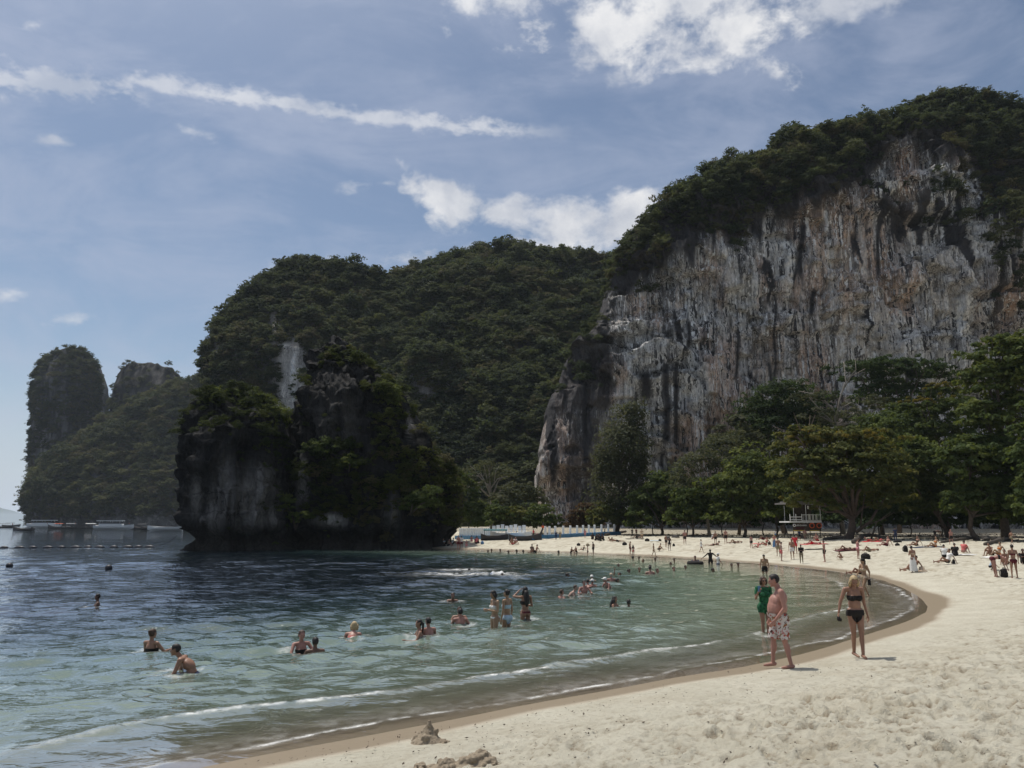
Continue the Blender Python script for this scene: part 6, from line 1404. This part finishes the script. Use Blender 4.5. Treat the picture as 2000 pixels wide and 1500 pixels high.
for lab, px, py, pose, hd_, sk_, hr, wr in [
    ('sunbather on a dark towel with knees raised, next to the pale pink woman', 1653, 1076, 'lie_back', -96, 'tan', 'black', 'briefs:black bra:black'), ('sunbather lying stretched on the bare sand, head away from the pale pink woman', 1699, 1078, 'lie_back', -84, 'tan', 'brown', 'trunks:khaki'),
    ('sunbather with bent legs between the stretched one and a black bag', 1732, 1068, 'sit_lean', -84, 'pink', 'brown', 'trunks:wine'), ('reclining woman of the pair beyond the white sarong, the one further up', 1790, 1068, 'sit_lean', -80, 'tan', 'black', 'briefs:black bra:black'),
    ('reclining woman of the pair beyond the white sarong, the one with raised knees', 1826, 1070, 'sit_lean', -82, 'gold', 'brown', 'briefs:orange bra:orange'), ('person sitting on the sand half hidden by the white sarong', 1786, 1118, 'sit_lean', -80, 'tan', 'black', 'trunks:black'),
    ('person in a white shirt sitting in the group with the black jacket', 1845, 1089, 'sit_knees', 150, 'tan', 'black', 'shirt:white leggings:black'), ('person in a black jacket sitting with back turned', 1867, 1086, 'sit_knees', 160, 'tan', 'black', 'shirt:black leggings:black'),
    ('red clad person sitting behind the black jacket', 1882, 1080, 'sit_knees', 120, 'pink', 'brown', 'shirt:coral'), ('woman with outstretched bent legs in front of the white shirt', 1851, 1102, 'sit_lean', -85, 'tan', 'black', 'shirt:white briefs:black'),
    ('darker tanned person hugging knees, of the two by the log', 1937, 1086, 'sit_knees', -70, 'tan', 'black', 'briefs:black bra:black'), ('golden tanned woman with bent legs, of the two by the log', 1951, 1086, 'sit_lean', -80, 'gold', 'black', 'briefs:orange bra:orange'),
    ('dark haired woman sitting with a hand at her face behind the bending woman', 1966, 1103, 'sit_knees', -50, 'tan', 'black', 'bra:black briefs:black'), ('dark clad person sitting at the very edge of the picture', 2000, 1102, 'sit_knees', -30, 'dark', 'black', 'shirt:black leggings:black'),
    ('small child in a white shirt squatting behind the bending woman', 1938, 1114, 'crouch', 60, 'tan', 'black', 'shirt:skyb leggings:black'), ('sunbather lying with head propped, below the sunburnt man with the bag', 1436, 1062, 'lie_back', -88, 'tan', 'black', 'briefs:black bra:black'),
    ('sunbather lying at the feet of the tanned standing man', 1394, 1066, 'lie_front', 85, 'tan', 'black', 'briefs:black bra:black'), ('sunbather lying alone on a dark towel nearest the casuarina', 1245, 1052, 'lie_back', -86, 'dark', 'black', 'trunks:black'),
    ('person lying propped on elbows beyond a dark dome shaped bag, head end', 1204, 1058, 'lie_front', -80, 'tan', 'black', 'trunks:black'), ('person lying behind the one propped on elbows', 1198, 1057, 'lie_front', -85, 'tan', 'black', 'bra:black briefs:black'),
    ('dark sunbather in a row before the boulders, next to the stocky man', 1492, 1055, 'lie_back', -88, 'tan', 'black', 'trunks:wine'), ('sunbather propped up beside a black bag behind the coral one', 1496, 1067, 'sit_lean', -80, 'tan', 'black', 'bra:coral briefs:coral'),
    ('sunbather lying on a red towel in front of the hut', 1588, 1064, 'lie_back', -88, 'pink', 'brown', 'trunks:red'), ('person kneeling at the far end of the red towel', 1597, 1058, 'sit_knees', -60, 'pink', 'brown', 'trunks:red'),
    ('sunbather in red lying under the broad olive tree', 1700, 1058, 'lie_front', -85, 'pink', 'brown', 'onepiece:red'), ('sunbather with a coral cover lying past the one in red', 1716, 1058, 'lie_back', -85, 'tan', 'brown', 'onepiece:coral'),
    ('seated person in the embracing pair on the open sand before the jetty', 1001, 1064, 'sit_knees', -30, 'tan', 'black', 'trunks:coral'), ('pale seated companion of the embracing pair before the jetty', 1005, 1063, 'sit_knees', 40, 'pink', 'black', 'shirt:white'),
    ('dark person sitting in the far shallows, larger of a seated pair', 1038, 1079, 'sit_knees', 20, 'dark', 'black', 'onepiece:black'), ('smaller person lying in the far shallows beside the seated one', 1046, 1081, 'sit_lean', -70, 'tan', 'black', 'trunks:black')]:
    person(lab, px, py, 0, pose, hd_, sk_, hr, wr, False, 'sunbathers and seated people', scale=.96 if 'child' not in lab else .62)
for a in [('woman in wine red bikini bottoms bending down to a black backpack', 1947, 1128, 42, 'bend', 80, 'pink', 'black', 'briefs:wine bra:black'), ('woman in a brown bikini standing with weight on one leg, back turned', 1983, 1130, 62, 'stand', 170, 'tan', 'black', 'briefs:wine bra:wine', 'bun'),
          ('man bending over under the trees, hiding his face', 1829, 1056, 20, 'bend', 80, 'dark', 'black', 'trunks:black'), ('bald man with a bare pink back and black shorts walking towards the trees', 1859, 1064, 28, 'walk', 180, 'pink', 'grey', 'trunks:black', 'bald'),
          ('tanned person in yellow shorts walking under the trees behind the log', 1977, 1064, 26, 'walk', 100, 'tan', 'black', 'trunks:khaki'), ('dim figure in dark clothes standing under the slanting tree', 1750, 1058, 27, 'stand', 180, 'dark', 'black', 'shirt:navy leggings:navy'),
          ('first of the dim figures gathered under the lifeguard hut', 1562, 1056, 20, 'stand', 0, 'tan', 'black', 'shirt:navy trunks:black'), ('pale figure gathered with others under the lifeguard hut', 1573, 1056, 22, 'stand', 180, 'pink', 'brown', 'trunks:khaki'), ('person in white standing by the hut boulders', 1515, 1052, 15, 'stand', 180, 'tan', 'black', 'shirt:white trunks:blue'),
          ('person in a golden dress standing near the casuarina', 1254, 1055, 21, 'stand', 170, 'gold', 'blonde', 'dress:beige'), ('dim figure in black under the casuarina, further from the golden dress', 1235, 1047, 14, 'stand', 0, 'dark', 'black', 'shirt:black leggings:black'), ('dim figure in wine red under the casuarina, nearer to the golden dress', 1243, 1047, 14, 'stand', 0, 'tan', 'black', 'shirt:wine leggings:black'),
          ('person in pink standing at the end of the jetty', 1143, 1051, 16, 'stand', 180, 'pink', 'brown', 'dress:pinkc'), ('dark figure of the pair standing before the jetty', 1086, 1055, 17, 'stand', 0, 'dark', 'black', 'shirt:navy leggings:navy'), ('grey figure of the pair standing before the jetty', 1094, 1054, 15, 'stand', 180, 'tan', 'black', 'shirt:khaki leggings:khaki'),
          ('person in red leaning back with a large pink bag in front of the jetty gap', 1042, 1052, 18, 'walk', -60, 'tan', 'black', 'shirt:red leggings:black'), ('sunburnt person standing tallest at the foot of the larger sea stack', 895, 1075, 28, 'stand', 30, 'pink', 'brown', 'trunks:wine'), ('second person in white standing close behind the tallest one by the stack', 901, 1073, 25, 'stand', 190, 'tan', 'black', 'shirt:white trunks:wine'),
          ('child in pink at the water edge by the stack', 911, 1074, 18, 'stand', 180, 'pink', 'black', 'trunks:pinkc'), ('sunburnt person standing behind the child in pink', 921, 1065, 18, 'stand', 180, 'pink', 'brown', 'trunks:pinkc')]:
    person(*a[:9], False, GF, hs=a[9] if len(a) > 9 else 'short')
for i, (px, py) in enumerate([(1157, 1054), (1163, 1056), (1168, 1055), (1173, 1057), (1179, 1056)]):
    person('person sitting in the tight dark group on the sand below the jetty', px, py, 0, 'sit_knees', i * 70, 'dark', 'black', 'shirt:black leggings:black', False, 'tight seated group below the jetty', scale=.95)
for i, (px, py) in enumerate([(866, 1066), (875, 1067), (883, 1064), (930, 1062), (934, 1061)]):
    person('person sitting in the shade at the foot of the larger sea stack', px, py, 0, 'sit_knees', i * 60, ('tan', 'pink')[i % 2], 'black', 'trunks:black shirt:%s' % ('skyb', 'khaki', 'white', 'coral', 'wine')[i], False, 'people sitting by the larger sea stack', scale=.95)
make_people()

# ------------------------------------------------------------------ things held or left on the sand
def held(p_lab, local, mb, name, m, lab, cat):
    o = next(p['obj'] for p in PEOPLE if p['lab'].startswith(p_lab)); M = Matrix.LocRotScale(o.location, o.rotation_euler, o.scale)
    t = mb.build(name, m); t.location = M @ Vector(local); t.rotation_euler = o.rotation_euler; return tag(t, lab, cat)
held('woman in a short green', (-.275, -.32, 1.43), MB().box((0, 0, 0), (.075, .012, .15)), 'phone', cmat('blue'), 'phone held up by the woman in the green dress', 'phone')
held('blonde woman in a black', (-.385, -.03, .80), MB().ell((0, 0, 0), (.035, .06, .06)).ell((.02, -.03, -.02), (.03, .05, .04)), 'sunglasses_case', cmat('black'), 'dark case in the hand of the blonde woman', 'case')
s_ = MB()
for k in (-1, 1): s_.box((.02 * k, 0, -.1), (.025, .10, .25)); s_.torus((.02 * k, -.06, -.05), .04, .008, None, 10, 5)
held('woman in a dark cap', (.25, .03, .80), s_, 'sandals', cmat('black'), 'pair of black sandals hanging from the hand of the woman in the cap', 'sandals')
t = MB().torus((0, 0, 0), .48, .15, None, 22, 10).build('rubber_ring', cmat('black'), None, True); x, y = on_plane(1358, 1102); t.location = (x, y, .08); tag(t, 'black rubber swim ring with a man sitting in it', 'swim ring')
def bag(lab, px, py, w, h, c, cat='bag', kind='bag'):
    g = ground_at(px, py); k = mpp(g.y); w, h = w * k, h * k; o = empty(kind, g); tag(o, lab, cat, 'bags left on the sand')
    m = MB(); m.lathe((0, 0, 0), [(w * .40, 0), (w * .5, h * .12), (w * .5, h * .55), (w * .38, h * .85), (w * .14, h)], 12, 1, .7); m.build('body', cmat(c), o, True)
    if kind == 'backpack':
        MB().box((0, -w * .36, h * .32), (w * .6, w * .16, h * .4)).build('pocket', cmat(c), o)
        for s in (-1, 1): MB().tube([(s * w * .2, w * .3, h * .85), (s * w * .55, w * .2, h * .6), (s * w * .5, w * .2, h * .15)], .02, 5).build('strap', cmat(c), o)
    MB().tube([(-w * .15, 0, h * .92), (-w * .1, 0, h * 1.08), (w * .1, 0, h * 1.08), (w * .15, 0, h * .92)], .015, 5).build('handle', cmat(c), o)
bag('tall black backpack in the hands of the bending woman', 1962, 1128, 13, 17, 'black', kind='backpack'); bag('black backpack standing alone behind the white sarong', 1769, 1078, 9, 12, 'black', kind='backpack')
bag('black heap of a bag and clothes next to the pale pink woman', 1691, 1092, 18, 11, 'black'); bag('small black bag behind the sunbather with bent legs', 1753, 1067, 9, 6, 'black'); bag('dark upright bag beside the woman with outstretched legs', 1863, 1101, 6, 8, 'black')
bag('dark dome shaped bag on the open sand', 1220, 1065, 9, 6, 'black'); bag('black bag on the sand above the long haired woman', 1264, 1057, 9, 5, 'black'); bag('dark bag behind the woman in the dark swimsuit', 1316, 1067, 5, 5, 'black'); bag('dark round bag above the man with bowed head', 1130, 1066, 7, 5, 'black')
bag('khaki round bag next to the dark round one', 1148, 1066, 7, 4, 'khaki'); bag('blue bag on the sand before the long jetty', 942, 1063, 6, 6, 'blue'); bag('black bag at the end of the teal towel', 1289, 1057, 6, 4, 'black'); bag('black bag between the sunbathers and the skirted woman', 1503, 1064, 6, 6, 'black')
bag('black bag on the dark clothes by the slanting tree', 1753, 1060, 16, 5, 'black'); bag('pink bag carried by the person in red near the jetty', 1049, 1053, 5, 10, 'pinkc')
o = MB().lathe((0, 0, 0), [(.30, 0), (.27, .08), (.16, .12), (.14, .26), (.06, .30)], 16).build('straw_hat', cmat('beige'), None, True); o.location = ground_at(1801, 1117); tag(o, 'straw hat lying beside the white sarong', 'hat')
def towel(lab, px, py, w, d, c, rz=0):
    g = ground_at(px, py); k = mpp(g.y); W_ = w * k; vs, n = [], 12
    for i in range(n):
        for j in range(7):
            x, y = (i / (n - 1) - .5) * W_, (j / 6 - .5) * d; gg = gz(g.x + x, g.y + y) - g.z; vs.append((x, y, gg + .06 + .025 * math.sin(x * 5 + j) * math.cos(y * 6)))
    o = link('towel', mesh_np('towel', vs, grid_faces(n, 7), [cmat(c)])); o.location = g; o.rotation_euler = (0, 0, rz); md = o.modifiers.new('t', 'SOLIDIFY'); md.thickness = .02; tag(o, lab, 'towel', 'towels on the sand')
towel('dark towel under the sunbather with raised knees', 1655, 1076, 44, 1.0, 'wine'); towel('red towel in front of the lifeguard hut', 1590, 1064, 50, 1.0, 'red'); towel('red towel under the sunbather in red', 1702, 1059, 34, 1.0, 'red'); towel('pale teal towel on the open far sand', 1278, 1057, 16, .9, 'skyb')
towel('white towel beside the group with the black jacket', 1888, 1085, 26, 1.0, 'white'); towel('white towel before the two seated tanned people', 1945, 1090, 40, 1.0, 'white'); towel('dark towel under the lone sunbather by the casuarina', 1240, 1053, 34, .9, 'black'); towel('dark towel under the pair behind the white sarong', 1810, 1070, 60, 1.1, 'navy')
towel('dark towel spread alone between the red towel and the pale pink woman', 1590, 1074, 34, .8, 'black'); towel('coral towel behind the coral sunbather', 1483, 1063, 24, .9, 'coral'); towel('dark towel by the boulders under the trees', 1625, 1058, 26, .9, 'black')
